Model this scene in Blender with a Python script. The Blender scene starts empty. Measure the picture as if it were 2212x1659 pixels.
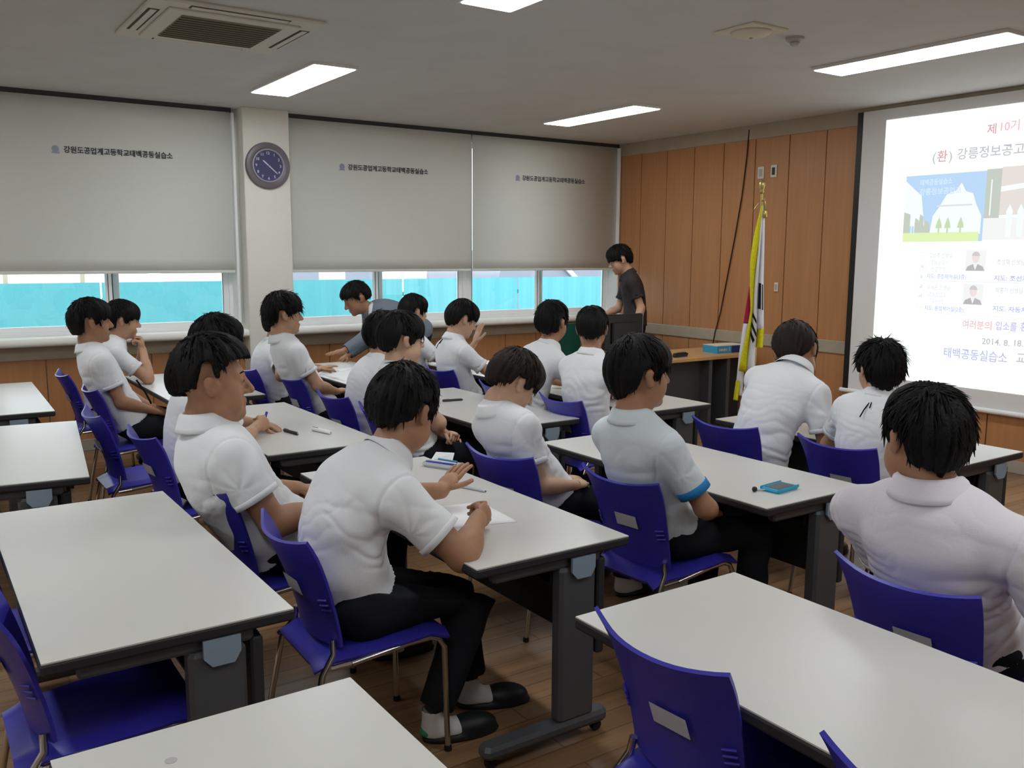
import bpy, math, random
import numpy as np
from mathutils import Matrix, Vector

# ------------------------------------------------------------------ camera, world, exposure
scene = bpy.context.scene
COL = scene.collection
F_PX = 1943.256
YAW, PITCH, ROLL = 0.97358124, -0.14329364, 0.00482328
CAM = (0.0, 0.0, 1.70)
XF, YWIN, ZC = 7.22, 8.37, 2.99          # front wall, window wall, ceiling height

_f = Vector((math.cos(PITCH)*math.cos(YAW), math.cos(PITCH)*math.sin(YAW), math.sin(PITCH)))
_r = _f.cross(Vector((0, 0, 1))).normalized()
_u = _r.cross(_f)
_r2 = _r*math.cos(ROLL) + _u*math.sin(ROLL)
_u2 = -_r*math.sin(ROLL) + _u*math.cos(ROLL)
cam_data = bpy.data.cameras.new('camera')
cam_data.sensor_fit = 'HORIZONTAL'
cam_data.sensor_width = 36.0
cam_data.lens = 36.0*F_PX/2212.0
cam_data.clip_start = 0.05
cam = bpy.data.objects.new('camera', cam_data)
COL.objects.link(cam)
M = Matrix((_r2, _u2, -_f)).transposed().to_4x4()
M.translation = Vector(CAM)
cam.matrix_world = M
scene.camera = cam

world = bpy.data.worlds.new('world')
scene.world = world
world.use_nodes = True
bg = world.node_tree.nodes['Background']
bg.inputs['Color'].default_value = (0.90, 0.95, 1.0, 1)
bg.inputs['Strength'].default_value = 4.0

vs = scene.view_settings
vs.view_transform = 'Standard'
vs.look = 'None'
vs.exposure = 0.0
vs.gamma = 1.0
vs.use_curve_mapping = False
LAMP = 17.5
try:
    scene.cycles.max_bounces = 8
    scene.cycles.diffuse_bounces = 5
    scene.cycles.sample_clamp_indirect = 6.0
except Exception:
    pass

# ------------------------------------------------------------------ materials
MATS = {}
def mat(name, col, rough=0.6, spec=0.4, metal=0.0, noise=0.0, nscale=8.0, bump=0.0, bscale=60.0,
        emit=None, estr=0.0, sss=0.0, coat=0.0, sheen=0.0):
    if name in MATS:
        return MATS[name]
    m = bpy.data.materials.new(name)
    m.use_nodes = True
    nt = m.node_tree
    b = nt.nodes['Principled BSDF']
    b.inputs['Base Color'].default_value = (*col, 1)
    b.inputs['Roughness'].default_value = rough
    b.inputs['Specular IOR Level'].default_value = spec
    b.inputs['Metallic'].default_value = metal
    if coat:
        b.inputs['Coat Weight'].default_value = coat
    if sheen:
        b.inputs['Sheen Weight'].default_value = sheen
    if sss:
        b.inputs['Subsurface Weight'].default_value = sss
        b.inputs['Subsurface Radius'].default_value = (0.012, 0.005, 0.003)
    if emit:
        b.inputs['Emission Color'].default_value = (*emit, 1)
        b.inputs['Emission Strength'].default_value = estr
    if noise or bump:
        tc = nt.nodes.new('ShaderNodeTexCoord')
    if noise:
        n = nt.nodes.new('ShaderNodeTexNoise')
        n.inputs['Scale'].default_value = nscale
        n.inputs['Detail'].default_value = 4
        nt.links.new(tc.outputs['Object'], n.inputs['Vector'])
        r = nt.nodes.new('ShaderNodeValToRGB')
        r.color_ramp.elements[0].position = 0.3
        r.color_ramp.elements[1].position = 0.7
        r.color_ramp.elements[0].color = (*[max(0, c*(1-noise)) for c in col], 1)
        r.color_ramp.elements[1].color = (*[min(1, c*(1+noise)) for c in col], 1)
        nt.links.new(n.outputs['Fac'], r.inputs['Fac'])
        nt.links.new(r.outputs['Color'], b.inputs['Base Color'])
    if bump:
        n2 = nt.nodes.new('ShaderNodeTexNoise')
        n2.inputs['Scale'].default_value = bscale
        n2.inputs['Detail'].default_value = 3
        nt.links.new(tc.outputs['Object'], n2.inputs['Vector'])
        bp = nt.nodes.new('ShaderNodeBump')
        bp.inputs['Strength'].default_value = bump
        bp.inputs['Distance'].default_value = 0.01
        nt.links.new(n2.outputs['Fac'], bp.inputs['Height'])
        nt.links.new(bp.outputs['Normal'], b.inputs['Normal'])
    MATS[name] = m
    return m

def emat(name, col, strength=1.0):
    if name in MATS:
        return MATS[name]
    m = bpy.data.materials.new(name)
    m.use_nodes = True
    nt = m.node_tree
    for n in list(nt.nodes):
        if n.type == 'BSDF_PRINCIPLED':
            nt.nodes.remove(n)
    e = nt.nodes.new('ShaderNodeEmission')
    e.inputs['Color'].default_value = (*col, 1)
    e.inputs['Strength'].default_value = strength
    nt.links.new(e.outputs[0], nt.nodes['Material Output'].inputs['Surface'])
    MATS[name] = m
    return m

def wood_mat(name, c1, c2, axis='Z', scale=1.0, rough=0.45, plank=None):
    m = bpy.data.materials.new(name)
    m.use_nodes = True
    nt = m.node_tree
    b = nt.nodes['Principled BSDF']
    b.inputs['Roughness'].default_value = rough
    b.inputs['Specular IOR Level'].default_value = 0.35
    tc = nt.nodes.new('ShaderNodeTexCoord')
    mp = nt.nodes.new('ShaderNodeMapping')
    s = {'X': (0.6, 14, 14), 'Y': (14, 0.6, 14), 'Z': (14, 14, 0.6)}[axis]
    mp.inputs['Scale'].default_value = [v*scale for v in s]
    nt.links.new(tc.outputs['Object'], mp.inputs['Vector'])
    n = nt.nodes.new('ShaderNodeTexNoise')
    n.inputs['Scale'].default_value = 1.6
    n.inputs['Detail'].default_value = 6
    n.inputs['Roughness'].default_value = 0.6
    n.inputs['Distortion'].default_value = 0.6
    nt.links.new(mp.outputs['Vector'], n.inputs['Vector'])
    r = nt.nodes.new('ShaderNodeValToRGB')
    r.color_ramp.elements[0].position = 0.3
    r.color_ramp.elements[1].position = 0.72
    r.color_ramp.elements[0].color = (*c1, 1)
    r.color_ramp.elements[1].color = (*c2, 1)
    nt.links.new(n.outputs['Fac'], r.inputs['Fac'])
    out = r.outputs['Color']
    if plank:
        br = nt.nodes.new('ShaderNodeTexBrick')
        br.inputs['Scale'].default_value = 1.0
        br.inputs['Mortar Size'].default_value = 0.004
        br.inputs['Brick Width'].default_value = plank[0]
        br.inputs['Row Height'].default_value = plank[1]
        br.inputs['Color1'].default_value = (1, 1, 1, 1)
        br.inputs['Color2'].default_value = (0.78, 0.78, 0.78, 1)
        br.inputs['Mortar'].default_value = (0.55, 0.5, 0.45, 1)
        nt.links.new(tc.outputs['Object'], br.inputs['Vector'])
        mx = nt.nodes.new('ShaderNodeMix')
        mx.data_type = 'RGBA'
        mx.blend_type = 'MULTIPLY'
        mx.inputs['Factor'].default_value = 1.0
        nt.links.new(out, mx.inputs['A'])
        nt.links.new(br.outputs['Color'], mx.inputs['B'])
        out = mx.outputs['Result']
    nt.links.new(out, b.inputs['Base Color'])
    MATS[name] = m
    return m

def glass_mat(name):
    m = bpy.data.materials.new(name)
    m.use_nodes = True
    nt = m.node_tree
    for n in list(nt.nodes):
        if n.type == 'BSDF_PRINCIPLED':
            nt.nodes.remove(n)
    t = nt.nodes.new('ShaderNodeBsdfTransparent')
    t.inputs['Color'].default_value = (0.93, 0.97, 0.97, 1)
    g = nt.nodes.new('ShaderNodeBsdfGlossy')
    g.inputs['Roughness'].default_value = 0.02
    fr = nt.nodes.new('ShaderNodeFresnel')
    fr.inputs['IOR'].default_value = 1.45
    mx = nt.nodes.new('ShaderNodeMixShader')
    nt.links.new(fr.outputs[0], mx.inputs[0])
    nt.links.new(t.outputs[0], mx.inputs[1])
    nt.links.new(g.outputs[0], mx.inputs[2])
    nt.links.new(mx.outputs[0], nt.nodes['Material Output'].inputs['Surface'])
    MATS[name] = m
    return m

mat('ceiling', (0.64, 0.635, 0.62), 0.9, 0.1, noise=0.03, nscale=3)
mat('plaster', (0.78, 0.76, 0.69), 0.85, 0.15, noise=0.02, nscale=4)
mat('blind', (0.735, 0.75, 0.70), 0.95, 0.05, noise=0.03, nscale=220, bump=0.1, bscale=400)
mat('rail_beige', (0.42, 0.36, 0.27), 0.6, 0.3, noise=0.05)
mat('groove', (0.06, 0.03, 0.015), 0.8, 0.1)
wood_mat('panel_orange', (0.45, 0.205, 0.082), (0.53, 0.255, 0.112), 'Z', 1.0, 0.42)
wood_mat('floor_wood', (0.20, 0.105, 0.05), (0.42, 0.25, 0.13), 'X', 0.55, 0.35, plank=(0.9, 0.11))
wood_mat('desk_wood', (0.50, 0.27, 0.10), (0.66, 0.40, 0.17), 'X', 1.0, 0.35)
mat('frame_white', (0.90, 0.91, 0.91), 0.4, 0.4)
mat('sill_white', (0.84, 0.83, 0.79), 0.5, 0.3, noise=0.02)
mat('gasket', (0.05, 0.05, 0.06), 0.6, 0.2)
mat('baseboard', (0.40, 0.36, 0.30), 0.6, 0.3)
glass_mat('glass')
mat('fence_teal', (0.12, 0.41, 0.46), 0.6, 0.2, noise=0.02, nscale=40)
mat('house_wall', (0.80, 0.77, 0.77), 0.8, 0.1, noise=0.08, nscale=1.0)
mat('house_dark', (0.30, 0.30, 0.36), 0.7, 0.2)
mat('ground', (0.40, 0.39, 0.37), 0.9, 0.1, noise=0.1)
mat('ac_plastic', (0.66, 0.63, 0.56), 0.5, 0.3)
mat('ac_grille', (0.30, 0.27, 0.20), 0.7, 0.2)
mat('ac_slot', (0.10, 0.09, 0.075), 0.8, 0.1)
emat('lamp_on', (0.95, 0.985, 1.0), LAMP)
mat('lamp_frame', (0.75, 0.74, 0.72), 0.5, 0.3)
mat('hatch', (0.70, 0.66, 0.53), 0.7, 0.2)
mat('sensor', (0.45, 0.44, 0.43), 0.5, 0.3)
mat('table_top', (0.62, 0.61, 0.575), 0.33, 0.45, noise=0.025, nscale=600)
mat('table_edge', (0.028, 0.027, 0.030), 0.5, 0.3)
mat('table_metal', (0.075, 0.078, 0.085), 0.45, 0.5, noise=0.04, nscale=30)
mat('table_panel', (0.03, 0.03, 0.032), 0.6, 0.3)
mat('bracket_blue', (0.26, 0.34, 0.42), 0.45, 0.4)
mat('rubber', (0.015, 0.015, 0.016), 0.7, 0.2)
mat('chair_blue', (0.036, 0.031, 0.36), 0.36, 0.5, noise=0.05, nscale=40)
mat('chrome', (0.62, 0.60, 0.56), 0.18, 0.5, metal=1.0)
mat('sticker', (0.55, 0.54, 0.57), 0.7, 0.2, noise=0.05)
mat('paper', (0.86, 0.87, 0.88), 0.8, 0.1)
mat('skin_a', (0.50, 0.285, 0.18), 0.5, 0.35, noise=0.06, nscale=25, sss=0.12)
mat('skin_b', (0.40, 0.205, 0.12), 0.5, 0.35, noise=0.06, nscale=25, sss=0.12)
mat('skin_c', (0.58, 0.36, 0.245), 0.5, 0.35, noise=0.05, nscale=25, sss=0.12)
mat('hair_black', (0.0055, 0.005, 0.005), 0.6, 0.16, bump=0.3, bscale=120)
mat('hair_brown', (0.016, 0.009, 0.0065), 0.6, 0.18, bump=0.3, bscale=120)
mat('shirt_white', (0.80, 0.82, 0.85), 0.85, 0.15, bump=0.12, bscale=45, sheen=0.1)
mat('shirt_blue', (0.68, 0.75, 0.80), 0.85, 0.15, bump=0.12, bscale=45, sheen=0.1)
mat('shirt_lilac', (0.76, 0.73, 0.79), 0.85, 0.15, bump=0.12, bscale=45, sheen=0.1)
mat('shirt_black', (0.040, 0.033, 0.036), 0.8, 0.2, bump=0.12, bscale=45)
mat('jacket_grey', (0.17, 0.205, 0.255), 0.85, 0.15, noise=0.08, nscale=60, bump=0.15, bscale=90)
mat('cuff_blue', (0.03, 0.25, 0.60), 0.7, 0.2)
mat('piping_red', (0.30, 0.03, 0.03), 0.7, 0.2)
mat('trousers', (0.012, 0.013, 0.017), 0.85, 0.15, noise=0.1, bump=0.15, bscale=40)
mat('sock', (0.62, 0.60, 0.58), 0.9, 0.1)
mat('sock_green', (0.06, 0.28, 0.14), 0.9, 0.1)
mat('shoe', (0.010, 0.011, 0.012), 0.5, 0.4)
mat('lip', (0.36, 0.15, 0.12), 0.5, 0.3)
mat('black_plastic', (0.015, 0.015, 0.016), 0.4, 0.4)
mat('dark_grey', (0.05, 0.05, 0.05), 0.55, 0.3)
mat('strap_black', (0.01, 0.01, 0.012), 0.8, 0.1)
mat('phone_blue', (0.03, 0.38, 0.62), 0.4, 0.4)
mat('screen_black', (0.008, 0.012, 0.012), 0.15, 0.5)
mat('metal_grey', (0.42, 0.43, 0.43), 0.35, 0.5, metal=0.7)
mat('clear_case', (0.55, 0.58, 0.62), 0.2, 0.6)
mat('pen_blue', (0.05, 0.07, 0.40), 0.4, 0.4)
mat('box_blue', (0.05, 0.33, 0.58), 0.5, 0.3)
mat('box_navy', (0.02, 0.035, 0.15), 0.5, 0.3)
mat('box_lid', (0.72, 0.70, 0.62), 0.6, 0.2)
mat('pink', (0.62, 0.33, 0.33), 0.6, 0.3)
mat('board_green', (0.008, 0.085, 0.065), 0.6, 0.2)
mat('flag_white', (0.80, 0.79, 0.84), 0.8, 0.1)
mat('flag_yellow', (0.72, 0.66, 0.02), 0.8, 0.1, noise=0.12, nscale=60)
mat('flag_black', (0.012, 0.012, 0.014), 0.8, 0.1)
mat('flag_red', (0.38, 0.02, 0.06), 0.8, 0.1)
mat('gold', (0.62, 0.48, 0.17), 0.3, 0.5, metal=0.8)
mat('screen_cloth', (0.84, 0.83, 0.83), 0.9, 0.05)
mat('clock_rim', (0.15, 0.13, 0.145), 0.4, 0.5, noise=0.08)
mat('clock_ring', (0.36, 0.34, 0.42), 0.35, 0.5)
mat('clock_face', (0.065, 0.062, 0.15), 0.4, 0.4)
mat('clock_mark', (0.62, 0.62, 0.72), 0.5, 0.3)
mat('text_dark', (0.06, 0.065, 0.08), 0.9, 0.05)
mat('emblem', (0.36, 0.40, 0.50), 0.9, 0.05)
mat('outlet', (0.70, 0.66, 0.55), 0.5, 0.3)
mat('cable', (0.02, 0.012, 0.008), 0.6, 0.3)

# ------------------------------------------------------------------ mesh helpers
class MB:
    def __init__(self):
        self.v = []; self.f = []; self.mi = []; self.n = 0
    def add(self, verts, faces, mi=0):
        verts = np.asarray(verts, float).reshape(-1, 3)
        self.v.append(verts)
        self.f += [tuple(int(i)+self.n for i in f) for f in faces]
        self.mi += [mi]*len(faces)
        self.n += len(verts)
        return self
    def box(self, x0, x1, y0, y1, z0, z1, mi=0, bev=0.0):
        if bev > 0:
            b = min(bev, (x1-x0)*.45, (y1-y0)*.45, (z1-z0)*.45)
            # chamfered box: three rings of eight per side in z
            def ring(ix, z):
                xa, xb, ya, yb = x0+ix, x1-ix, y0+ix, y1-ix
                return [(xa+b, ya, z), (xb-b, ya, z), (xb, ya+b, z), (xb, yb-b, z), (xb-b, yb, z), (xa+b, yb, z), (xa, yb-b, z), (xa, ya+b, z)]
            V = []
            for ix, z in ((b*.6, z0), (0, z0+b), (0, z1-b), (b*.6, z1)):
                V += ring(ix, z)
            Fc = [tuple(reversed(range(8))), tuple(range(24, 32))]
            for k in range(3):
                for i in range(8):
                    j = (i+1) % 8
                    Fc.append((k*8+i, k*8+j, k*8+8+j, k*8+8+i))
            return self.add(V, Fc, mi)
        V = [(x, y, z) for z in (z0, z1) for y in (y0, y1) for x in (x0, x1)]
        return self.add(V, [(0, 2, 3, 1), (4, 5, 7, 6), (0, 1, 5, 4), (2, 6, 7, 3), (0, 4, 6, 2), (1, 3, 7, 5)], mi)
    def tube(self, pts, r, seg=10, mi=0, caps=True, flat=1.0, up=None):
        pts = [np.asarray(p, float) for p in pts]
        n = len(pts)
        rr = r if hasattr(r, '__len__') else [r]*n
        V = []; prev = None
        for i, p in enumerate(pts):
            d = pts[min(i+1, n-1)] - pts[max(i-1, 0)]
            d = d/(np.linalg.norm(d)+1e-9)
            a = np.array(up if up is not None else (0, 0, 1.0), float) if prev is None else prev
            if abs(a @ d) > .95:
                a = np.array((1.0, 0, 0)) if abs(d[0]) < .9 else np.array((0, 1.0, 0))
            s = np.cross(a, d); s /= np.linalg.norm(s)+1e-9
            t = np.cross(d, s)
            prev = t
            for k in range(seg):
                w = 2*math.pi*k/seg
                V.append(p + rr[i]*(math.cos(w)*s + flat*math.sin(w)*t))
        Fc = []
        for i in range(n-1):
            for k in range(seg):
                j = (k+1) % seg
                Fc.append((i*seg+k, i*seg+j, (i+1)*seg+j, (i+1)*seg+k))
        if caps:
            Fc.append(tuple(reversed(range(seg))))
            Fc.append(tuple((n-1)*seg+k for k in range(seg)))
        return self.add(V, Fc, mi)
    def lathe(self, prof, c=(0, 0, 0), ax=(0, 0, 1), seg=32, mi=0):
        ax = np.asarray(ax, float); ax /= np.linalg.norm(ax)
        a = np.array((1.0, 0, 0)) if abs(ax[0]) < .9 else np.array((0, 1.0, 0))
        s = np.cross(ax, a); s /= np.linalg.norm(s); t = np.cross(ax, s)
        c = np.asarray(c, float); V = []; Fc = []
        for (r, h) in prof:
            for k in range(seg):
                w = 2*math.pi*k/seg
                V.append(c + ax*h + max(r, 1e-5)*(math.cos(w)*s+math.sin(w)*t))
        for i in range(len(prof)-1):
            for k in range(seg):
                j = (k+1) % seg
                Fc.append((i*seg+k, i*seg+j, (i+1)*seg+j, (i+1)*seg+k))
        Fc.append(tuple(reversed(range(seg))))
        Fc.append(tuple((len(prof)-1)*seg+k for k in range(seg)))
        return self.add(V, Fc, mi)
    def prism(self, poly, o, ex, ey, depth, mi=0):
        """polygon in the plane (ex, ey) at o, extruded along ex x ey by depth"""
        o, ex, ey = [np.asarray(q, float) for q in (o, ex, ey)]
        nz = np.cross(ex, ey); nz /= np.linalg.norm(nz)
        n = len(poly)
        a = [o+ex*p[0]+ey*p[1] for p in poly]
        b = [q+nz*depth for q in a]
        Fc = [tuple(reversed(range(n))), tuple(range(n, 2*n))]
        for i in range(n):
            j = (i+1) % n
            Fc.append((i, j, n+j, n+i))
        return self.add(a+b, Fc, mi)
    def sheet(self, P, th, mi=0):
        """P: (nu,nv,3) grid of points turned into a sheet of thickness th (offset along -normal)"""
        P = np.asarray(P, float)
        nu, nv = P.shape[:2]
        du = np.gradient(P, axis=0); dv = np.gradient(P, axis=1)
        N = np.cross(du, dv); N /= np.linalg.norm(N, axis=2, keepdims=True)+1e-12
        A = P.reshape(-1, 3); B = (P-N*th).reshape(-1, 3)
        m = nu*nv; Fc = []
        for i in range(nu-1):
            for j in range(nv-1):
                a, b, c, d = i*nv+j, (i+1)*nv+j, (i+1)*nv+j+1, i*nv+j+1
                Fc.append((a, b, c, d)); Fc.append((m+a, m+d, m+c, m+b))
        bd = [i*nv for i in range(nu)] + [(nu-1)*nv+j for j in range(1, nv)] + [i*nv+nv-1 for i in range(nu-2, -1, -1)] + [j for j in range(nv-2, 0, -1)]
        for k in range(len(bd)):
            a, b = bd[k], bd[(k+1) % len(bd)]
            Fc.append((b, a, m+a, m+b))
        return self.add(np.vstack([A, B]), Fc, mi)
    def mesh(self, name):
        me = bpy.data.meshes.new(name)
        me.from_pydata(np.vstack(self.v).tolist() if self.v else [], [], self.f)
        if any(self.mi):
            me.polygons.foreach_set('material_index', self.mi)
        me.update()
        return me

def obj(name, mesh, mats=None, parent=None, loc=(0, 0, 0), rotz=0.0, smooth=False):
    if isinstance(mesh, MB):
        mesh = mesh.mesh(name)
    if mats is not None and len(mesh.materials) == 0:
        for m in (mats if isinstance(mats, (list, tuple)) else [mats]):
            mesh.materials.append(MATS[m])
    if smooth:
        mesh.polygons.foreach_set('use_smooth', [True]*len(mesh.polygons))
        if smooth != 'all':
            try:
                mesh.set_sharp_from_angle(angle=math.radians(40))
            except Exception:
                pass
    o = bpy.data.objects.new(name, mesh)
    COL.objects.link(o)
    o.parent = parent
    o.location = loc
    o.rotation_euler = (0, 0, rotz)
    return o

def tag(o, label=None, cat=None, group=None, kind=None):
    if label: o['label'] = label
    if cat: o['category'] = cat
    if group: o['group'] = group
    if kind: o['kind'] = kind
    return o

def thing(name, label, cat, loc=(0, 0, 0), rotz=0.0, group=None, kind=None):
    o = bpy.data.objects.new(name, None)
    o.empty_display_size = 0.1
    COL.objects.link(o)
    o.location = loc
    o.rotation_euler = (0, 0, rotz)
    return tag(o, label, cat, group, kind)

def struct(name, mb, mats, smooth=False, parent=None):
    o = obj(name, mb, mats, parent, smooth=smooth)
    if parent is None:
        o['kind'] = 'structure'
    return o

def copy_tree(o, parent=None):
    c = o.copy()
    COL.objects.link(c)
    c.parent = parent
    for ch in list(o.children):
        copy_tree(ch, c)
    return c

def text_mesh(name, body, size, o, ex, ey, matname, parent=None, bold=0.0, width=None, align='LEFT', squash=1.0):
    """flat lettering laid at o with reading direction ex and up direction ey"""
    cu = bpy.data.curves.new(name, 'FONT')
    cu.body = body
    cu.size = size
    cu.offset = bold
    cu.resolution_u = 2
    tmp = bpy.data.objects.new(name, cu)
    COL.objects.link(tmp)
    dg = bpy.context.evaluated_depsgraph_get()
    me = bpy.data.meshes.new_from_object(tmp.evaluated_get(dg))
    bpy.data.objects.remove(tmp)
    bpy.data.curves.remove(cu)
    n = len(me.vertices)
    co = np.zeros(n*3); me.vertices.foreach_get('co', co); co = co.reshape(-1, 3)
    if n:
        w = co[:, 0].max()-co[:, 0].min()
        co[:, 0] -= co[:, 0].min()
        if width:
            co[:, 0] *= width/max(w, 1e-6); w = width
        if align == 'CENTER':
            co[:, 0] -= w/2
        co[:, 1] *= squash
    W = np.asarray(o, float) + co[:, :1]*np.asarray(ex, float) + co[:, 1:2]*np.asarray(ey, float)
    me.vertices.foreach_set('co', W.ravel())
    me.materials.clear()
    me.materials.append(MATS[matname])
    me.update()
    return obj(name, me, None, parent)

# ------------------------------------------------------------------ room shell
XB, YR = -3.6, -3.2                        # wall behind the camera, wall to its right
struct('floor', MB().box(XB-.2, XF+.2, YR-.2, YWIN+.3, -.1, 0), 'floor_wood')
struct('ceiling', MB().box(XB-.2, XF+.2, YR-.2, YWIN+.3, ZC, ZC+.12), 'ceiling')
struct('wall_back', MB().box(XB-.2, XB, YR-.2, YWIN+.3, 0, ZC), 'plaster')
struct('wall_right', MB().box(XB-.2, XF+.2, YR-.2, YR, 0, ZC), 'plaster')

# front wall: backing, timber panels with open joints, rails
wf = struct('wall_front', MB().box(XF+.012, XF+.2, YR-.2, YWIN+.3, 0, ZC), 'groove')
PITCH_P = 0.42
pan_up = MB().box(0, .03, 0, PITCH_P-.009, .915, 2.85, bev=.002).mesh('panel')
pan_lo = MB().box(0, .03, 0, PITCH_P-.009, .10, .795, bev=.002).mesh('panel')
for me in (pan_up, pan_lo):
    me.materials.append(MATS['panel_orange'])
y = 7.97 - 27*PITCH_P
while y < YWIN-.02:
    for me in (pan_up, pan_lo):
        if y + PITCH_P < YWIN:
            obj('panel', me, None, wf, (XF-.008, y, 0))
        else:
            z0, z1 = (.915, 2.85) if me is pan_up else (.10, .795)
            obj('panel', MB().box(XF-.008, XF+.022, y, YWIN, z0, z1), 'panel_orange', wf)
    y += PITCH_P
struct('trim_1', MB().box(XF-.022, XF+.01, YR, YWIN, .795, .915, bev=.006), 'rail_beige')
struct('trim_2', MB().box(XF-.018, XF+.012, YR, YWIN, 2.85, ZC, bev=.004), 'rail_beige')
struct('baseboard_front', MB().box(XF-.016, XF+.012, YR, YWIN, 0, .10, bev=.004), 'baseboard')

# window wall: dado with timber panels, sill, piers
wl = struct('wall_left', MB().box(XB, XF+.2, YWIN+.012, YWIN+.22, 0, .93)
            .box(XB, -1.45, YWIN, YWIN+.22, .93, ZC)
            .box(XB, XF+.2, YWIN+.10, YWIN+.30, 2.90, ZC), 'plaster')
x = 0.98 - 11*PITCH_P
lo2 = MB().box(0, PITCH_P-.008, 0, .03, .10, .81, bev=.002).mesh('panel')
lo2.materials.append(MATS['panel_orange'])
while x < XF-.1:
    w = min(PITCH_P, XF-x)
    if w > .4:
        obj('panel', lo2, None, wl, (x, YWIN-.008, 0))
    else:
        obj('panel', MB().box(x, x+w, YWIN-.008, YWIN+.022, .10, .81), 'panel_orange', wl)
    x += PITCH_P
struct('trim_3', MB().box(XB, XF-.02, YWIN-.022, YWIN+.02, .81, .93, bev=.006), 'rail_beige')
struct('baseboard_left', MB().box(XB, XF-.02, YWIN-.016, YWIN+.015, 0, .10, bev=.004), 'baseboard')
sill = MB()
prof = [(8.20, .955), (8.206, .94), (8.22, .932), (8.56, .932), (8.56, 1.0), (8.235, 1.0), (8.212, .992), (8.20, .975)]
for xa, xb in ((-1.45, 2.65), (3.08, XF-.02)):
    V = [(xx, p[0], p[1]) for xx in (xa, xb) for p in prof]
    n = len(prof)
    sill.add(V, [tuple(range(n)), tuple(reversed(range(n, 2*n)))] + [(i, n+i, n+(i+1) % n, (i+1) % n) for i in range(n)])
struct('trim_4', sill, 'sill_white', smooth=True)
struct('pillar', MB().box(2.65, 3.08, 8.19, YWIN+.2, 0, ZC, bev=.006), 'plaster')
struct('pocket_shade', MB().box(-1.45, 2.60, 8.345, 8.40, 2.948, ZC).box(3.08, XF-.02, 8.345, 8.40, 2.948, ZC), 'dark_grey')  # dark strips painted in for the shade of the blind pocket under the ceiling
struct('trim_6', MB().box(2.588, 2.612, 8.30, 8.46, 1.0, 2.945, bev=.004).box(7.165, 7.19, 8.30, 8.46, 1.0, 2.945, bev=.004), 'frame_white')

# windows: two sliding sashes each
def window(n, x0, x1):
    w = thing('window_%d' % n, None, None, (x0, 8.5, 1.0), kind='structure')
    W = x1-x0; H = 1.92
    fr = MB()
    fr.box(0, .045, -.05, .05, 0, H, bev=.003).box(W-.045, W, -.05, .05, 0, H, bev=.003)
    fr.box(.045, W-.045, -.05, .05, 0, .03, bev=.003).box(.045, W-.045, -.05, .05, H-.04, H, bev=.003)
    obj('frame', fr, 'frame_white', w)
    c = W/2
    for k, (a, b, yy) in enumerate(((.045, c+.045, .018), (c-.075, W-.045, -.018))):
        s = MB()
        s.box(a, a+.055, yy-.016, yy+.016, .03, H-.04, bev=.003).box(b-.055, b, yy-.016, yy+.016, .03, H-.04, bev=.003)
        s.box(a+.055, b-.055, yy-.016, yy+.016, .03, .075, bev=.003).box(a+.055, b-.055, yy-.016, yy+.016, H-.09, H-.04, bev=.003)
        so = obj('sash', s, 'frame_white', w)
        obj('pane', MB().box(a+.05, b-.05, yy-.002, yy+.002, .07, H-.085), 'glass', so)
        g = MB().box(a+.053, a+.058, yy-.0175, yy-.0155, .075, H-.09).box(b-.058, b-.053, yy-.0175, yy-.0155, .075, H-.09)
        g.box(a+.018, a+.024, yy-.0175, yy-.0155, .03, H-.09)
        obj('seal', g, 'gasket', so)
    return w
window(1, -1.45, .53)
window(2, .53, 2.60)
window(3, 3.08, 5.14)
window(4, 5.14, 7.18)

# roller blinds with printed name
BLTXT = '강원도공업계고등학교태백공동실습소'
def blind(x0, x1, tx, tw, label, zt=2.512, txt=True):
    b = thing('roller_blind', label, 'blind', (x0, 8.34, 1.53), group='roller blinds over the windows')
    W = x1-x0
    P = np.zeros((13, 2, 3))
    for i in range(13):
        t = i/12
        P[i, 0] = (W, .003*math.sin(t*7), 1.42*t)
        P[i, 1] = (0, .003*math.sin(t*7), 1.42*t)
    obj('fabric', MB().sheet(P, .002), 'blind', b, smooth='all')
    obj('bottom_bar', MB().box(0, W, -.008, .010, -.012, .012, bev=.004), 'blind', b)
    if txt:
        y0 = -.0075
        text_mesh('lettering', BLTXT, .06, (tx-x0, y0, zt-1.53), (1, 0, 0), (0, 0, 1), 'text_dark', b, bold=.0012, width=tw)
        e = MB()
        ring = [(.028*math.cos(a), .030*math.sin(a)) for a in np.linspace(0, 2*math.pi, 9)[:-1]]
        e.prism(ring, (tx-x0-.062, y0, zt-1.53+.022), (1, 0, 0), (0, 0, 1), .001)
        e.prism([(-.03, -.034), (.03, -.034), (.03, -.024), (-.03, -.024)], (tx-x0-.062, y0-.0005, zt-1.53+.022), (1, 0, 0), (0, 0, 1), .001)
        obj('emblem', e, 'emblem', b)
    return b
blind(-1.44, .535, 0, 0, 'grey roller blind at the far left of the window wall', txt=False)
blind(.545, 2.585, 1.21, .862, 'grey roller blind with printed name left of the clock pillar')
blind(3.085, 5.135, 3.72, .89, 'grey roller blind with printed name between clock pillar and window divider')
blind(5.15, 7.165, 5.79, .885, 'grey roller blind with printed name nearest the timber wall')

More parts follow.
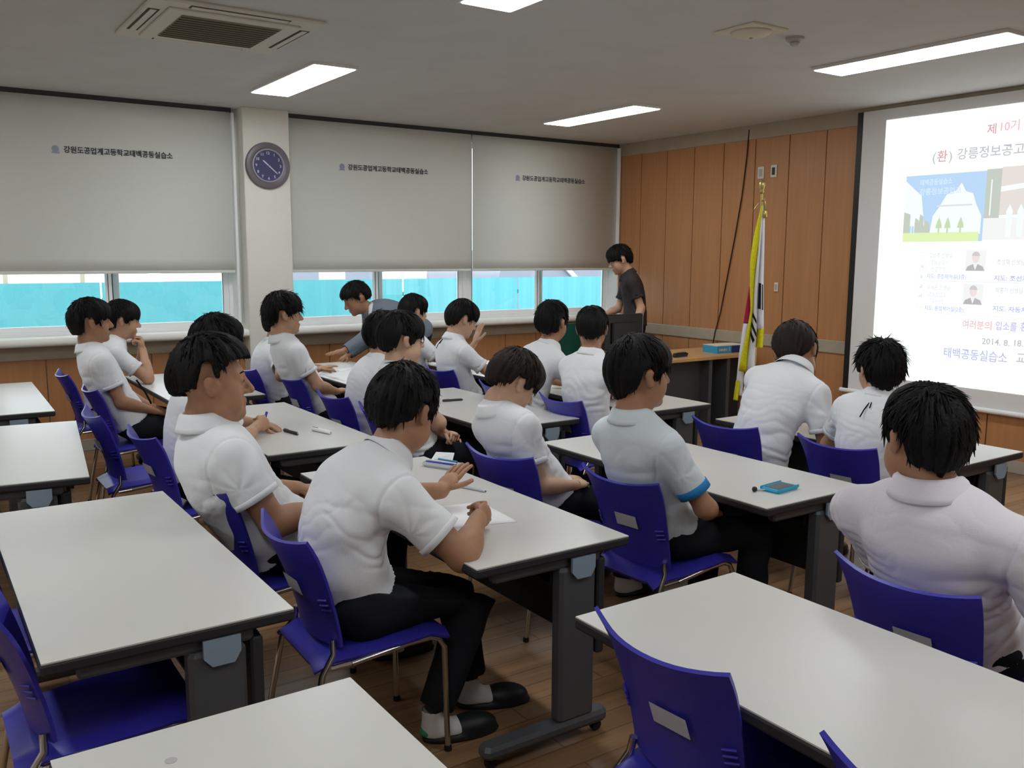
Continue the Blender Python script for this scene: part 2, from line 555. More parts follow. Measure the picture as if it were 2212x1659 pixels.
# ------------------------------------------------------------------ outside
struct('ground', MB().box(-14, 26, YWIN+.25, 40, -.4, -.3), 'ground')
fn = thing('site_fence', 'turquoise sheet fence seen through the windows', 'fence', (-6, 11.6, -.3))
px = 0
def fence_panel():
    m = MB(); n = 24; V = []
    for i in range(n+1):
        xx = 1.98*i/n
        yy = .018*(1 if (i//2) % 2 else 0)
        V += [(xx, yy, 0), (xx, yy, 1.645)]
    return m.add(V, [(2*i, 2*i+2, 2*i+3, 2*i+1) for i in range(n)]).box(0, 1.98, .02, .05, .2, .26).box(0, 1.98, .02, .05, 1.4, 1.46).mesh('sheet_panel')
fm = fence_panel(); fm.materials.append(MATS['fence_teal'])
for i in range(11):
    obj('sheet_panel', fm, None, fn, (i*2.0, 0, 0))
hb = thing('house', 'pale house wall beyond the turquoise fence', 'house', (4.5, 16.5, -.3))
obj('wall', MB().box(0, 3.6, 0, 3, 0, 3.2), 'house_wall', hb)
for i in range(3):
    wo = obj('window', MB().box(.4+i*1.15, 1.1+i*1.15, -.03, .0, 1.3, 2.3), 'frame_white', hb)
    obj('pane', MB().box(.45+i*1.15, 1.05+i*1.15, -.04, -.03, 1.35, 2.25), 'house_dark', wo)
arch = MB()
poly = [(-1.6, 0)] + [(-1.6*math.cos(a), 1.55+.55*math.sin(a)) for a in np.linspace(0, math.pi, 14)] + [(1.6, 0)]
arch.prism(poly, (0, 0, 0), (1, 0, 0), (0, 0, 1), .0001)
sh = thing('arched_shed', 'dark arched shed behind the fence at the right window', 'shed', (11.6, 15.2, -.3))
obj('shell', MB().prism(poly, (0, 3, 0), (1, 0, 0), (0, 0, 1), 3.0), 'house_dark', sh, smooth=True)
obj('brace', MB().tube([(-.2, -.05, 1.95), (.7, -.05, 1.2)], .05, 6), 'frame_white', sh)
bn = thing('barn', 'weathered pale barn beyond the fence at the left window', 'barn', (-3.5, 17, -.3))
obj('wall', MB().box(0, 7.2, 0, 3, 0, 2.6), 'house_wall', bn)
for i in range(12):
    obj('post', MB().box(.3+i*.58, .36+i*.58, -.06, 0, 0, 2.6), 'frame_white' if i % 2 else 'rail_beige', bn)

# ------------------------------------------------------------------ ceiling fittings
def lamp(cx, cy, label):
    t = thing('ceiling_light', label, 'ceiling light', (cx, cy, ZC), group='lit ceiling light panels')
    f = MB()
    f.box(-.165, .165, -.675, -.66, -.02, 0).box(-.165, .165, .66, .675, -.02, 0).box(-.165, -.152, -.66, .66, -.02, 0).box(.152, .165, -.66, .66, -.02, 0)
    obj('frame', f, 'lamp_frame', t)
    obj('diffuser', MB().box(-.152, .152, -.66, .66, -.024, -.004, bev=.004), 'lamp_on', t)
lamp(2.61, 6.68, 'glowing ceiling light panel near the clock pillar')
lamp(5.52, 6.70, 'glowing ceiling light panel above the lecturer and teacher desk')
lamp(5.52, 3.53, 'glowing ceiling light panel above the screen side, longest in view')
lamp(2.64, 3.48, 'glowing ceiling light panel cut by the top edge of the picture')
for cx, cy, w in ((2.62, .38, 'right of the camera'), (5.52, .38, 'far right of the room'), (-.3, 6.68, 'above the window side at the back'), (-.3, 3.5, 'above the left of the camera'),
                  (-.3, .38, 'above the camera'), (2.62, -2.3, 'by the right wall'), (-2.6, 3.5, 'at the back wall')):
    lamp(cx, cy, 'glowing ceiling light panel out of view ' + w)

ac = thing('ceiling_air_conditioner', 'beige four-way ceiling air conditioner with brown grille', 'air conditioner', (1.64, 5.43, ZC))
b = MB(); S = .47; I = .30
b.box(-S, S, -S, S, -.022, 0, bev=.012)
obj('body', b, 'ac_plastic', ac)
obj('inner_frame', MB().box(-.36, .36, -.36, .36, -.034, -.021, bev=.008), 'ac_plastic', ac)
gr = obj('grille', MB().box(-.275, .275, -.275, .275, -.037, -.0335), 'ac_grille', ac)
for i in range(22):
    yy = -.265 + .53*i/21
    obj('slat', MB().box(-.27, .27, yy-.004, yy+.004, -.041, -.0368), 'ac_slot' if i % 2 else 'ac_grille', gr)
for k in range(4):
    a = k*math.pi/2
    so = obj('outlet_slot', MB().box(-.27, .27, -.445, -.385, -.0235, -.0215), 'ac_slot', ac, rotz=a)
    obj('louver', MB().box(-.262, .262, -.432, -.398, -.027, -.0232, bev=.002), 'ac_plastic', so)

ht = thing('ceiling_speaker_hatch', 'cream square ceiling cover beside the smoke detector', 'ceiling cover', (4.2, 3.73, ZC))
obj('plate', MB().box(-.15, .15, -.15, .15, -.012, 0, bev=.006), 'hatch', ht)
obj('dome', MB().lathe([(.12, -.012), (.10, -.028), (.05, -.04), (0, -.043)], seg=24), 'hatch', ht, smooth='all')
obj('screw', MB().lathe([(.01, -.042), (.01, -.048), (0, -.049)], seg=8), 'sensor', ht)
sd = thing('smoke_detector', 'small grey round smoke detector on the ceiling', 'smoke detector', (4.55, 3.70, ZC))
obj('base', MB().lathe([(.055, 0), (.055, -.015), (.042, -.025), (.0, -.026)], seg=24), 'sensor', sd, smooth=True)
obj('chamber', MB().lathe([(.026, -.025), (.03, -.036), (.022, -.048), (.0, -.05)], seg=20), 'sensor', sd, smooth=True)

# ------------------------------------------------------------------ wall clock
ck = thing('wall_clock', 'round grey wall clock with dark face on the pillar', 'clock', (2.867, 8.19, 2.485))
A = (0, -1, 0)
obj('rim', MB().lathe([(.205, 0), (.208, .015), (.20, .03), (.175, .038), (.155, .034), (.148, .028)], ax=A, seg=56), 'clock_rim', ck, smooth=True)
obj('inner_ring', MB().lathe([(.149, .026), (.149, .036), (.141, .037), (.137, .031), (.134, .027)], ax=A, seg=56), 'clock_ring', ck, smooth=True)
fc = obj('face', MB().lathe([(.136, .020), (.136, .0285)], ax=A, seg=56), 'clock_face', ck)
for h in range(1, 13):
    a = math.radians(90-30*h)
    text_mesh('numeral', str(h), .034, (.112*math.cos(a), -.0292, .112*math.sin(a)-.012), (1, 0, 0), (0, 0, 1), 'clock_mark', fc, bold=.0008, align='CENTER')
def hand(ang, L, w, d):
    a = math.radians(90-ang)
    ex = np.array((math.cos(a), 0, math.sin(a))); ey = np.array((-math.sin(a), 0, math.cos(a)))
    return MB().prism([(-.02, -w), (L*.85, -w*.9), (L, 0), (L*.85, w*.9), (-.02, w)], (0, -d, 0), ex, ey, .0015)
obj('hour_hand', hand(311, .072, .0065, .032), 'clock_mark', ck)
obj('minute_hand', hand(131, .112, .005, .034), 'clock_mark', ck)
obj('hub', MB().lathe([(.008, .03), (.008, .038), (0, .039)], ax=A, seg=12), 'clock_ring', ck)

# ------------------------------------------------------------------ projection screen
SX = XF-.045
ps = thing('projection_screen', 'pull-down projection screen with black border showing a slide', 'screen', (SX, 3.55, .45))
def rel(y, z): return (0, y-3.55, z-.45)
y1, y0, z0, z1 = 5.045, 2.05, .485, 2.955
obj('cloth', MB().box(0, .004, y0-3.55, y1-3.55, z0-.45, z1-.45), 'screen_cloth', ps)
obj('black_border', MB().box(-.003, -.0005, y1-3.55, y1+.055-3.55, z0-.45, z1-.45), 'black_plastic', ps)
obj('black_border', MB().box(-.003, -.0005, y0-.055-3.55, y0-3.55, z0-.45, z1-.45), 'black_plastic', ps)
obj('bottom_bar', MB().tube([(0, y0-.08-3.55, .022), (0, y1+.08-3.55, .022)], .021, 14), 'frame_white', ps, smooth=True)
SL = SX-.004
sd_y1, sd_y0, sd_z0, sd_z1 = 4.815, 2.42, .635, 2.86
emat('slide_white', (0.93, 1.0, 0.985), 1.25)
slide = obj('slide', MB().box(-.0035, -.0005, sd_y0-3.55, sd_y1-3.55, sd_z0-.45, sd_z1-.45), 'slide_white', ps)
for nm, c in (('s_red', (.62, .12, .16)), ('s_redp', (.80, .35, .40)), ('s_grey', (.36, .36, .42)), ('s_blue', (.34, .36, .80)), ('s_pale', (.62, .66, .74)),
              ('s_line', (.72, .76, .80)), ('s_sky', (.30, .58, .92)), ('s_sky2', (.55, .78, .98)), ('s_grass', (.66, .88, .28)), ('s_tree', (.42, .62, .25)), ('s_bld', (.90, .98, .98)),
              ('s_darktree', (.40, .46, .36)), ('s_tan', (.72, .64, .58)), ('s_suit', (.30, .28, .30)), ('s_face', (.80, .66, .64)), ('s_hair', (.48, .46, .46)), ('s_bg', (.86, .87, .87))):
    emat(nm, tuple(.72*q+.30 for q in c), 1.0)
EX, EZ = (0, -1, 0), (0, 0, 1)
def sl_text(body, yl, zb, size, m, width=None, bold=.0012, layer=.0055):
    text_mesh('lettering', body, size, (-layer, yl-3.55, zb-.45), EX, EZ, m, slide, bold=bold, width=width)
def sl_poly(poly, m, layer=.0045, name='picture_patch'):
    pl = [(-(p[0]-3.55), p[1]-.45) for p in poly]
    obj(name, MB().prism(pl, (-layer, 0, 0), EX, EZ, .0003), m, slide)
def rect(ya, yb, za, zb): return [(ya, za), (yb, za), (yb, zb), (ya, zb)]
sl_text('제', 3.925, 2.655, .088, 's_red')
sl_text('10기', 3.82, 2.665, .088, 's_redp')
sl_text('공동실습 입소식', 3.58, 2.68, .088, 's_redp')
sl_text('(', 4.365, 2.475, .10, 's_grey')
sl_text('환', 4.325, 2.475, .10, 's_red')
sl_text(')', 4.225, 2.475, .10, 's_grey')
sl_text('강릉정보공고', 4.155, 2.48, .098, 's_grey', width=.53)
sl_text('입소', 3.55, 2.49, .098, 's_grey')
# picture on the slide: school building under blue sky, second picture beside it
sl_poly(rect(4.59, 3.90, 1.82, 2.37), 's_sky', .0043)
sl_poly([(4.59, 1.95), (4.40, 1.95), (4.44, 2.2), (4.59, 2.33)], 's_bld', .0045)
sl_poly([(4.35, 1.88), (3.92, 1.88), (3.92, 2.02), (3.97, 2.12), (4.00, 2.2), (4.06, 2.22), (4.10, 2.29), (4.14, 2.23), (4.22, 2.2), (4.28, 2.1), (4.33, 2.03)], 's_bld', .0046)
sl_poly([(4.30, 2.105), (4.00, 2.105), (4.00, 2.118), (4.30, 2.118)], 's_pale', .0049)
sl_poly(rect(4.59, 3.93, 1.82, 1.895), 's_grass', .0048)
sl_poly([(4.59, 1.89), (4.53, 1.89), (4.53, 2.05), (4.59, 2.07)], 's_darktree', .0047)
for yy, zz, ww in ((4.47, 2.0, .03), (4.43, 2.03, .03), (4.38, 1.98, .035)):
    sl_poly([(yy+ww, 1.89), (yy-ww, 1.89), (yy-ww*.6, zz), (yy+ww*.4, zz+.02)], 's_darktree', .0047)
for yy in (4.27, 4.195, 4.085):
    sl_poly([(yy+.028, 1.93), (yy+.008, 1.93), (yy+.006, 1.89), (yy-.006, 1.89), (yy-.008, 1.93), (yy-.028, 1.93), (yy-.02, 1.97), (yy, 2.02), (yy+.02, 1.97)], 's_tree', .0051)
for yy in (4.515, 4.49):
    sl_poly(rect(yy+.003, yy-.003, 1.89, 2.2), 's_bld', .0052)
sl_text('태백공동실습소', 4.46, 2.29, .052, 's_sky2', width=.28, layer=.0056)
sl_text('강릉정보공업고', 4.46, 2.21, .06, 's_sky2', width=.36, layer=.0056)
sl_poly(rect(3.90, 3.78, 1.98, 2.38), 's_darktree', .0043)
sl_poly(rect(3.86, 3.85, 2.02, 2.3), 's_bld', .0046)
sl_poly(rect(3.78, 3.10, 2.02, 2.39), 's_tan', .0043)
sl_poly([(3.78, 2.2), (3.60, 2.22), (3.60, 2.26), (3.78, 2.24)], 's_bld', .0046)
sl_poly(rect(3.90, 3.10, 1.83, 2.0), 's_bg', .0044)
for i in range(7):
    yy = 3.70-.085*i
    sl_poly([(yy+.02, 1.85), (yy-.02, 1.85), (yy-.025, 2.05), (yy, 2.10), (yy+.025, 2.05)], 's_bld', .0047)
# table of instructors
for r in (rect(4.415, 4.411, 1.27, 1.735), rect(4.365, 4.361, 1.27, 1.735), rect(4.415, 4.361, 1.27, 1.275), rect(4.415, 4.361, 1.73, 1.735),
          rect(4.36, 3.10, 1.495, 1.50), rect(4.37, 3.10, 1.225, 1.229), rect(3.80, 3.797, 1.225, 1.76)):
    sl_poly(r, 's_line', .0046, 'table_rule')
for i, c in enumerate('지도교사'):
    sl_text(c, 4.404, 1.60-.082*i, .034, 's_grey', bold=.0006)
rows = [('김성주 선생님', '(공동실습소', '전문부장)', '지도: 공장제어실(3층)', 1.69), ('오세은 선생님', '(공동실습소', '기숙사부장)', '지도: 용접제어실(2층)', 1.425)]
for a, b2, c2, d2, zz in rows:
    sl_text(a, 4.335, zz, .046, 's_pale', width=.20, bold=.0008)
    sl_text(b2, 4.33, zz-.058, .042, 's_pale', width=.17, bold=.0005)
    sl_text(c2, 4.31, zz-.112, .042, 's_pale', width=.14, bold=.0005)
    sl_text(d2, 4.345, zz-.172, .044, 's_blue', width=.34, bold=.0007)
for zz in (1.585, 1.315):
    sl_poly(rect(4.02, 3.855, zz, zz+.165), 's_bg', .0045)
    sl_poly([(4.015, zz), (3.86, zz), (3.875, zz+.035), (3.92, zz+.055), (3.955, zz+.055), (4.0, zz+.035)], 's_suit', .0048)
    sl_poly([(3.955, zz+.055), (3.92, zz+.055), (3.937, zz+.005)], 's_bg', .005)
    hd = [(3.937+.031*math.cos(a), zz+.105+.042*math.sin(a)) for a in np.linspace(0, 2*math.pi, 17)[:-1]]
    sl_poly(hd, 's_face', .0051)
    hr = [(3.937+.034*math.cos(a), zz+.112+.042*math.sin(a)) for a in np.linspace(.15, math.pi-.15, 10)]
    sl_poly(hr, 's_hair', .0053)
sl_text('조성재 선생님', 3.765, 1.64, .048, 's_pale', width=.21)
sl_text('지도: 조선제어실', 3.78, 1.515, .046, 's_blue', width=.36)
sl_text('박홍기 선생님', 3.76, 1.42, .048, 's_pale', width=.21)
sl_text('지도: 자동차기실', 3.77, 1.275, .046, 's_blue', width=.36)
sl_text('여러분', 4.005, 1.125, .076, 's_redp', width=.175)
sl_text('의', 3.825, 1.125, .076, 's_redp')
sl_text('입소를', 3.735, 1.13, .076, 's_blue', width=.165)
sl_text('환영합니다', 3.545, 1.135, .076, 's_blue')
sl_text('2014. 8.', 3.835, 1.005, .068, 's_grey', width=.22)
sl_text('18.', 3.58, 1.01, .068, 's_grey')
sl_text('태백공동실습소', 4.145, .875, .094, 's_blue', width=.52)
sl_text('교직원 일동', 3.555, .885, .094, 's_grey')

# ------------------------------------------------------------------ small fittings on the timber wall
def outlet(yc, zc, w, h, label, dark=False):
    o = thing('wall_outlet', label, 'wall outlet', (XF-.008, yc, zc))
    obj('plate', MB().box(-.012, 0, -w/2, w/2, -h/2, h/2, bev=.004), 'outlet', o)
    obj('socket', MB().box(-.015, -.011, -w*.25, w*.25, -h*.3, h*.3, bev=.003), 'dark_grey' if dark else 'sensor', o)
outlet(6.20, 2.515, .08, .12, 'cream wall outlet plate with pale socket above the flag')
outlet(6.04, 2.52, .075, .12, 'wall outlet plate with dark socket above the flag', True)
outlet(5.945, 1.39, .05, .09, 'small white wall switch right of the flag')
cb = MB().tube([(XF-.02, 6.37, 2.95), (XF-.02, 6.385, 2.7), (XF-.02, 6.43, 2.3), (XF-.02, 6.50, 1.9), (XF-.02, 6.58, 1.5), (XF-.02, 6.66, 1.1), (XF-.03, 6.72, .88), (XF-.035, 6.75, .70)], .006, 6)
tag(obj('wall_cable', cb, 'cable'), 'thin dark cable hanging slanted down the timber wall', 'cable')
# ------------------------------------------------------------------ tables
TZ = 0.72
def make_table():
    t = thing('folding_table', 'x', 'table', group='white-topped training tables')
    hx, hy = .315, .75
    tp = obj('tabletop', MB().box(-hx, hx, -hy, hy, TZ-.004, TZ), 'table_top', t)
    obj('edge_band', MB().box(-hx-.003, hx+.003, -hy-.003, hy+.003, TZ-.034, TZ-.0035, bev=.006), 'table_edge', tp)
    obj('crossbar', MB().box(.02, .07, -.68, .68, TZ-.085, TZ-.04, bev=.006), 'table_metal', t)
    obj('modesty_panel', MB().box(.225, .24, -.68, .68, .30, .645, bev=.004), 'table_panel', t)
    sh = MB().box(.04, .20, -.66, .66, .565, .575)
    for yy in (-.66, 0, .66):
        sh.box(.04, .05, yy-.006, yy+.006, .575, .69).box(.19, .20, yy-.006, yy+.006, .575, .69)
    obj('under_shelf', sh, 'table_panel', t)
    for s in (-1, 1):
        ya, yb = (s*.735, s*.675) if s < 0 else (s*.675, s*.735)
        lg = MB().box(.03, .185, ya, yb, .085, .645, bev=.012)
        lg.box(-.235, .21, ya+.01, yb-.01, .645, .686, bev=.008)
        obj('leg', lg, 'table_metal', t)
        obj('rear_post', MB().box(.20, .235, ya+.012, yb-.012, .30, .65, bev=.006), 'table_panel', t)
        ft = MB().box(-.27, .25, ya-.003, yb+.003, .042, .088, bev=.014)
        fo = obj('foot', ft, 'table_metal', t)
        for xx in (-.235, .215):
            yc = (ya+yb)/2
            c = MB().lathe([(.018, -.012), (.0205, -.009), (.0205, .009), (.018, .012)], (xx, yc, .021), (0, 1, 0), 16)
            c.box(xx-.012, xx+.012, yc-.016, yc+.016, .028, .046)
            obj('caster', c, 'rubber', fo, smooth=True)
        # pale blue locking lever under each end
        o = np.array((.065, s*.742, TZ-.038))
        poly = [(0, 0), (.10, 0), (.10, -.045), (.082, -.075), (.022, -.075), (0, -.05)]
        pr = MB().prism(poly, o, (1, 0, 0), (0, 0, 1), .010 if s < 0 else -.010)
        obj('lock_lever', pr, 'bracket_blue', t)
    return t
TABLES = [
    (1.75, 3.05, 0, 'white table where the nearest writing student rests his arms'),
    (3.06, 3.01, 0, 'white table with the blue phone lying on its near end'),
    (.53, 3.07, 0, 'empty white table at the left behind the writing student'),
    (.49, 1.10, 0, 'empty white table cut by the bottom edge of the picture'),
    (1.78, 1.09, 0, 'empty white table at the lower right with a blue chair tucked against it'),
    (3.11, 1.05, 0, 'white table in front of the big student at the right edge'),
    (1.75, 4.98, 0, 'white table with a black pen in the second row from the camera'),
    (3.035, 4.95, 0, 'white table with a dark marker behind the student with bowl haircut'),
    (4.35, 2.99, 0, 'front white table at the right under the projection screen'),
    (4.11, 4.90, 0, 'front white table beside the teacher desk'),
    (4.18, 6.53, 0, 'front white table by the window with an open booklet'),
    (.408, 5.03, -.114, 'empty white table standing slightly askew at the left edge'),
    (.455, 6.93, -.025, 'farthest empty white table at the left edge by the windows'),
    (1.76, 6.88, 0, 'white table where a student leans his elbows by the windows'),
    (3.07, 6.88, 0, 'white table with papers the man in the grey jacket leans over'),
]
t0 = make_table()
for i, (x, y, r, lab) in enumerate(TABLES):
    t = t0 if i == 0 else copy_tree(t0)
    t.location = (x, y, 0); t.rotation_euler = (0, 0, r)
    t['label'] = lab

# ------------------------------------------------------------------ chairs
def make_chair():
    t = thing('stacking_chair', 'x', 'chair', group='blue plastic chairs at the tables')
    # backrest: wraps round the sitter, corners flare, waisted towards the bottom
    nu, nv = 15, 13
    P = np.zeros((nu, nv, 3))
    for i in range(nu):
        a = -1 + 2*i/(nu-1)
        for j in range(nv):
            v = j/(nv-1)
            hw = .188 + .034*v**1.6
            top = .815 + .014*abs(a)**3 - .012*(1-a*a)
            z = .455 + (top-.455)*v
            xx = -.175 - .11*v**1.3 - .012*v**6
            xx += .046*a*a*(1+.25*v) - .045*max(0, abs(a)-.78)*4*max(0, v-.8)
            P[i, j] = (xx, a*hw, z)
    bk = obj('backrest', MB().sheet(P, -.011), 'chair_blue', t, smooth=True)
    for s in (-1, 1):
        for k in range(3):
            zz = .585 + .018*k
            obj('side_rib', MB().tube([(-.160-.006*k, s*.187, zz), (-.178-.006*k, s*.158, zz-.004)], .004, 6), 'chair_blue', bk, smooth=True)
    st = MB()
    V = []
    for yy in (-.088, .022):
        for zz in (.613, .667):
            v = (zz-.475)/.33
            V.append((-.175-.11*v**1.3+.046*(1+.25*v)*(yy/(.188+.034*v**1.6))**2-.0135, yy, zz))
    st.add(V, [(0, 1, 3, 2)])
    obj('name_sticker', st, 'sticker', bk)
    # seat: dished with waterfall front and turned-down sides
    nu, nv = 13, 15
    P = np.zeros((nu, nv, 3))
    for i in range(nu):
        a = -1 + 2*i/(nu-1)
        for j in range(nv):
            v = j/(nv-1)
            xx = -.215 + .46*v
            hw = .178 + .036*math.sin(min(1, v*1.3)*math.pi*.5)
            z = .418 + .030*min(1, v*1.15) - .014*(1-a*a)*math.sin(v*math.pi) - .055*max(0, v-.86)*3
            z += .010*math.exp(-((abs(a)-.9)/.08)**2) - .05*max(0, abs(a)-.93)*5
            z -= .03*max(0, .14-v)*5
            P[i, j] = (xx, a*hw, z)
    obj('seat', MB().sheet(P, .012), 'chair_blue', t, smooth=True)
    for s in (-1, 1):
        yb = s*.203
        fl = [(-.10, yb, .402), (.10, yb, .423), (.18, yb, .425), (.215, yb, .412), (.236, yb, .38), (.24, yb*1.0, .2), (.245, yb*1.02, .012)]
        obj('leg', MB().tube(fl, .0105, 10), 'chrome', t, smooth=True)
        rl = [(-.150, s*.170, .480), (-.152, s*.180, .435), (-.195, s*.193, .38), (-.235, s*.20, .18), (-.262, s*.205, .012)]
        obj('leg', MB().tube(rl, .0105, 10), 'chrome', t, smooth=True)
        obj('side_rail', MB().tube([(-.165, s*.190, .395), (-.10, yb, .402)], .0100, 10), 'chrome', t, smooth=True)
        for xx, yy in ((.245, yb*1.02), (-.262, s*.205)):
            obj('foot_cap', MB().lathe([(.013, 0), (.0135, .01), (.012, .02)], (xx, yy, 0), seg=12), 'rubber', t, smooth=True)
    return t
CHAIRS = [
    (1.37, 1.43, 0, 'empty blue chair with a grey sticker in the right foreground'),
    (1.34, .74, 0, 'blue chair whose top corner shows at the bottom edge'),
    (2.24, 1.37, 0, 'blue chair of the big student at the right edge'),
    (2.335, 2.69, .05, 'blue chair of the student with a blue sleeve band'),
    (2.16, 3.34, .17, 'blue chair of the student with bowl haircut looking down'),
    (.965, 2.735, -.03, 'blue chair of the nearest student writing on paper'),
    (.93, 3.45, 0, 'blue chair of the heavy student seen in profile at the left'),
    (.93, 4.64, .08, 'blue chair with a sticker under the student behind the heavy one'),
    (.835, 5.38, 0, 'empty blue chair with lit seat in the left gap'),
    (.99, 6.38, 0, 'blue chair of the student with hands in his lap by the windows'),
    (.95, 7.27, 0, 'farthest left blue chair with a bright top corner'),
    (2.21, 4.66, 0, 'blue chair of the student with black glasses'),
    (2.20, 5.27, .05, 'blue chair behind the student beside the one with glasses'),
    (2.27, 6.17, 0, 'blue chair of the student with tousled hair by the pillar'),
    (2.18, 6.88, 0, 'blue chair behind the white shirt left of the tousled student'),
    (3.42, 6.05, 0, 'blue chair of the front student with raised hand by the window'),
    (3.42, 6.85, 0, 'blue chair behind the jacket man in the front row'),
    (3.33, 4.38, 0, 'blue chair of the short-haired student before the monitor'),
    (3.31, 5.07, 0, 'blue chair left of the short-haired student before the monitor'),
    (3.55, 3.25, .05, 'blue chair of the brown-haired student leaning forward by the flag'),
    (3.62, 2.60, 0, 'blue chair of the student with spiky hair under the screen'),
    (.12, 2.62, 0, 'empty blue chair tucked under the left table in the foreground'),
    (.10, 3.36, 0, 'dark blue chair at the left edge beyond the tucked one'),
    (.02, 1.50, 0, 'blue chair whose corner peeks in at the bottom left'),
]
c0 = make_chair()
for i, (x, y, r, lab) in enumerate(CHAIRS):
    t = c0 if i == 0 else copy_tree(c0)
    t.location = (x+.25, y, 0); t.rotation_euler = (0, 0, r)
    t['label'] = lab

# ------------------------------------------------------------------ teacher desk and what stands on it
DZ = .73
dk = thing('teacher_desk', 'long wooden-topped teacher desk with dark front panel', 'desk', (6.1, 6.42, 0))
obj('desktop', MB().box(-1.02, 1.02, -.345, .33, DZ-.035, DZ, bev=.006), 'desk_wood', dk)
obj('front_panel', MB().box(-.98, .39, -.20, -.18, .10, DZ-.035), 'dark_grey', dk)
for xx in (-.98, .39, .64):
    obj('leg', MB().box(xx, xx+.045, -.30, .28, 0, DZ-.035, bev=.004), 'table_metal', dk)
obj('side_drawer', MB().box(.685, .98, -.16, .28, .05, DZ-.04, bev=.006), 'table_panel', dk)
mo = thing('computer_monitor', 'black computer monitor seen from behind on the desk', 'monitor', (5.45, 6.22, DZ), rotz=.05)
obj('stand_base', MB().lathe([(.11, 0), (.11, .008), (.09, .014), (.03, .018)], seg=28), 'black_plastic', mo, smooth=True)
obj('stand_neck', MB().box(-.03, .03, -.012, .014, .015, .20, bev=.005), 'black_plastic', mo)
hs = obj('housing', MB().box(-.245, .245, -.018, .018, .115, .435, bev=.01).box(-.16, .16, -.045, -.018, .17, .36, bev=.012), 'black_plastic', mo)
obj('bezel_edge', MB().box(.236, .247, -.012, .0195, .12, .43), 'metal_grey', hs)
obj('back_label', MB().box(-.12, -.01, -.047, -.0455, .175, .20), 'metal_grey', hs)
obj('display', MB().box(-.228, .228, .0182, .0195, .135, .42), 'screen_black', hs)
gb = thing('green_board', 'dark green board standing on the desk beside the monitor', 'board', (5.12, 6.62, DZ))
obj('panel', MB().box(-.16, .16, -.008, .008, .0, .335, bev=.004), 'board_green', gb)
obj('easel_foot', MB().box(-.12, .12, .008, .09, 0, .012), 'dark_grey', gb)
bx = thing('carton_box', 'flat blue and navy cardboard box on the teacher desk', 'box', (6.89, 6.30, DZ), rotz=-.08)
obj('body', MB().box(-.19, .0, -.10, .11, 0, .072), 'box_blue', bx)
obj('end_half', MB().box(.0, .19, -.10, .11, 0, .072), 'box_navy', bx)
obj('lid', MB().box(-.19, .19, -.10, .11, .072, .078), 'box_lid', bx)
tx = MB()
for k, (xa, xb) in enumerate(((-.165, -.15), (-.145, -.115), (-.11, -.08), (-.075, -.06))):
    tx.box(xa, xb, -.1025, -.1005, .022, .046)
tx.box(-.035, -.022, -.1025, -.1005, .02, .06)
obj('print_mark', tx, 'sticker', bx)
sp = thing('stapler', 'black stapler lying near the desk edge', 'stapler', (6.17, 6.20, DZ), rotz=.1)
obj('base', MB().box(-.09, .09, -.02, .02, 0, .012, bev=.004), 'box_navy', sp)
obj('arm', MB().prism([(-.095, .012), (.09, .012), (.098, .03), (.06, .045), (-.08, .04)], (0, .018, 0), (1, 0, 0), (0, 0, 1), .036), 'black_plastic', sp)
pc = thing('pink_case', 'small pink case behind the stapler on the desk', 'case', (6.18, 6.62, DZ))
obj('body', MB().box(-.09, .09, -.04, .04, 0, .035, bev=.012), 'pink', pc)
obj('upright_pen', MB().tube([(.05, 0, .03), (.06, 0, .09)], .005, 8), 'sticker', pc)
kb = thing('keyboard', 'dark keyboard beside the monitor on the desk', 'keyboard', (5.60, 6.58, DZ), rotz=.1)
obj('case', MB().box(-.22, .22, -.07, .07, 0, .018, bev=.006), 'dark_grey', kb)
for r in range(4):
    obj('key_row', MB().box(-.205, .205, -.058+.03*r, -.036+.03*r, .018, .026, bev=.003), 'black_plastic', kb)

# ------------------------------------------------------------------ flag on its stand
fx = 6.30
fg = thing('flag_stand', 'national flag with yellow fringe on a gilt pole', 'flag', (fx, 5.40, 0))
def fpt(px, py): return ((5.38-(1550+px/3.32-1650)*.0043) - 5.40, 2.32-(360+py/3.32-395)*.00412)
obj('base', MB().lathe([(.19, 0), (.19, .02), (.15, .035), (.05, .05), (.03, .10), (.018, .14)], seg=32), 'gold', fg, smooth=True)
obj('pole', MB().tube([(0, 0, .1), (0, 0, 2.24)], .0135, 12), 'gold', fg, smooth=True)
obj('finial', MB().lathe([(.014, 2.23), (.022, 2.25), (.016, 2.27), (.024, 2.28), (.030, 2.305), (.026, 2.33), (.012, 2.345), (0, 2.348)], seg=20), 'gold', fg, smooth='all')
def fstrip(L, R, depth, bulge, name, m, parent=None, nv=9, wav=0.006):
    py = np.linspace(L[0][1], L[-1][1], 22)
    ly = np.interp(py, [p[1] for p in L], [p[0] for p in L])
    ry = np.interp(py, [p[1] for p in R], [p[0] for p in R])
    P = np.zeros((nv, len(py), 3))
    for j in range(len(py)):
        for i in range(nv):
            a = i/(nv-1)
            yy, zz = fpt(ly[j]+(ry[j]-ly[j])*a, py[j])
            dx = depth - bulge*math.sin(a*math.pi) + wav*math.sin(a*5+py[j]*.012)
            q = 1+dx/fx
            P[i, j] = (dx, (yy+5.40)*q-5.40, 1.7+(zz-1.7)*q)
    return obj(name, MB().sheet(P, .003), m, parent or fg, smooth='all')
YL = [(318, 270), (265, 470), (240, 650), (248, 850), (265, 1000), (240, 1150), (210, 1280), (185, 1400), (180, 1460)]
YRr = [(328, 270), (302, 560), (286, 750), (280, 900), (275, 1050), (262, 1200), (250, 1340), (245, 1460)]
CR = [(332, 270), (326, 560), (326, 800), (324, 1050), (326, 1200), (326, 1440)]
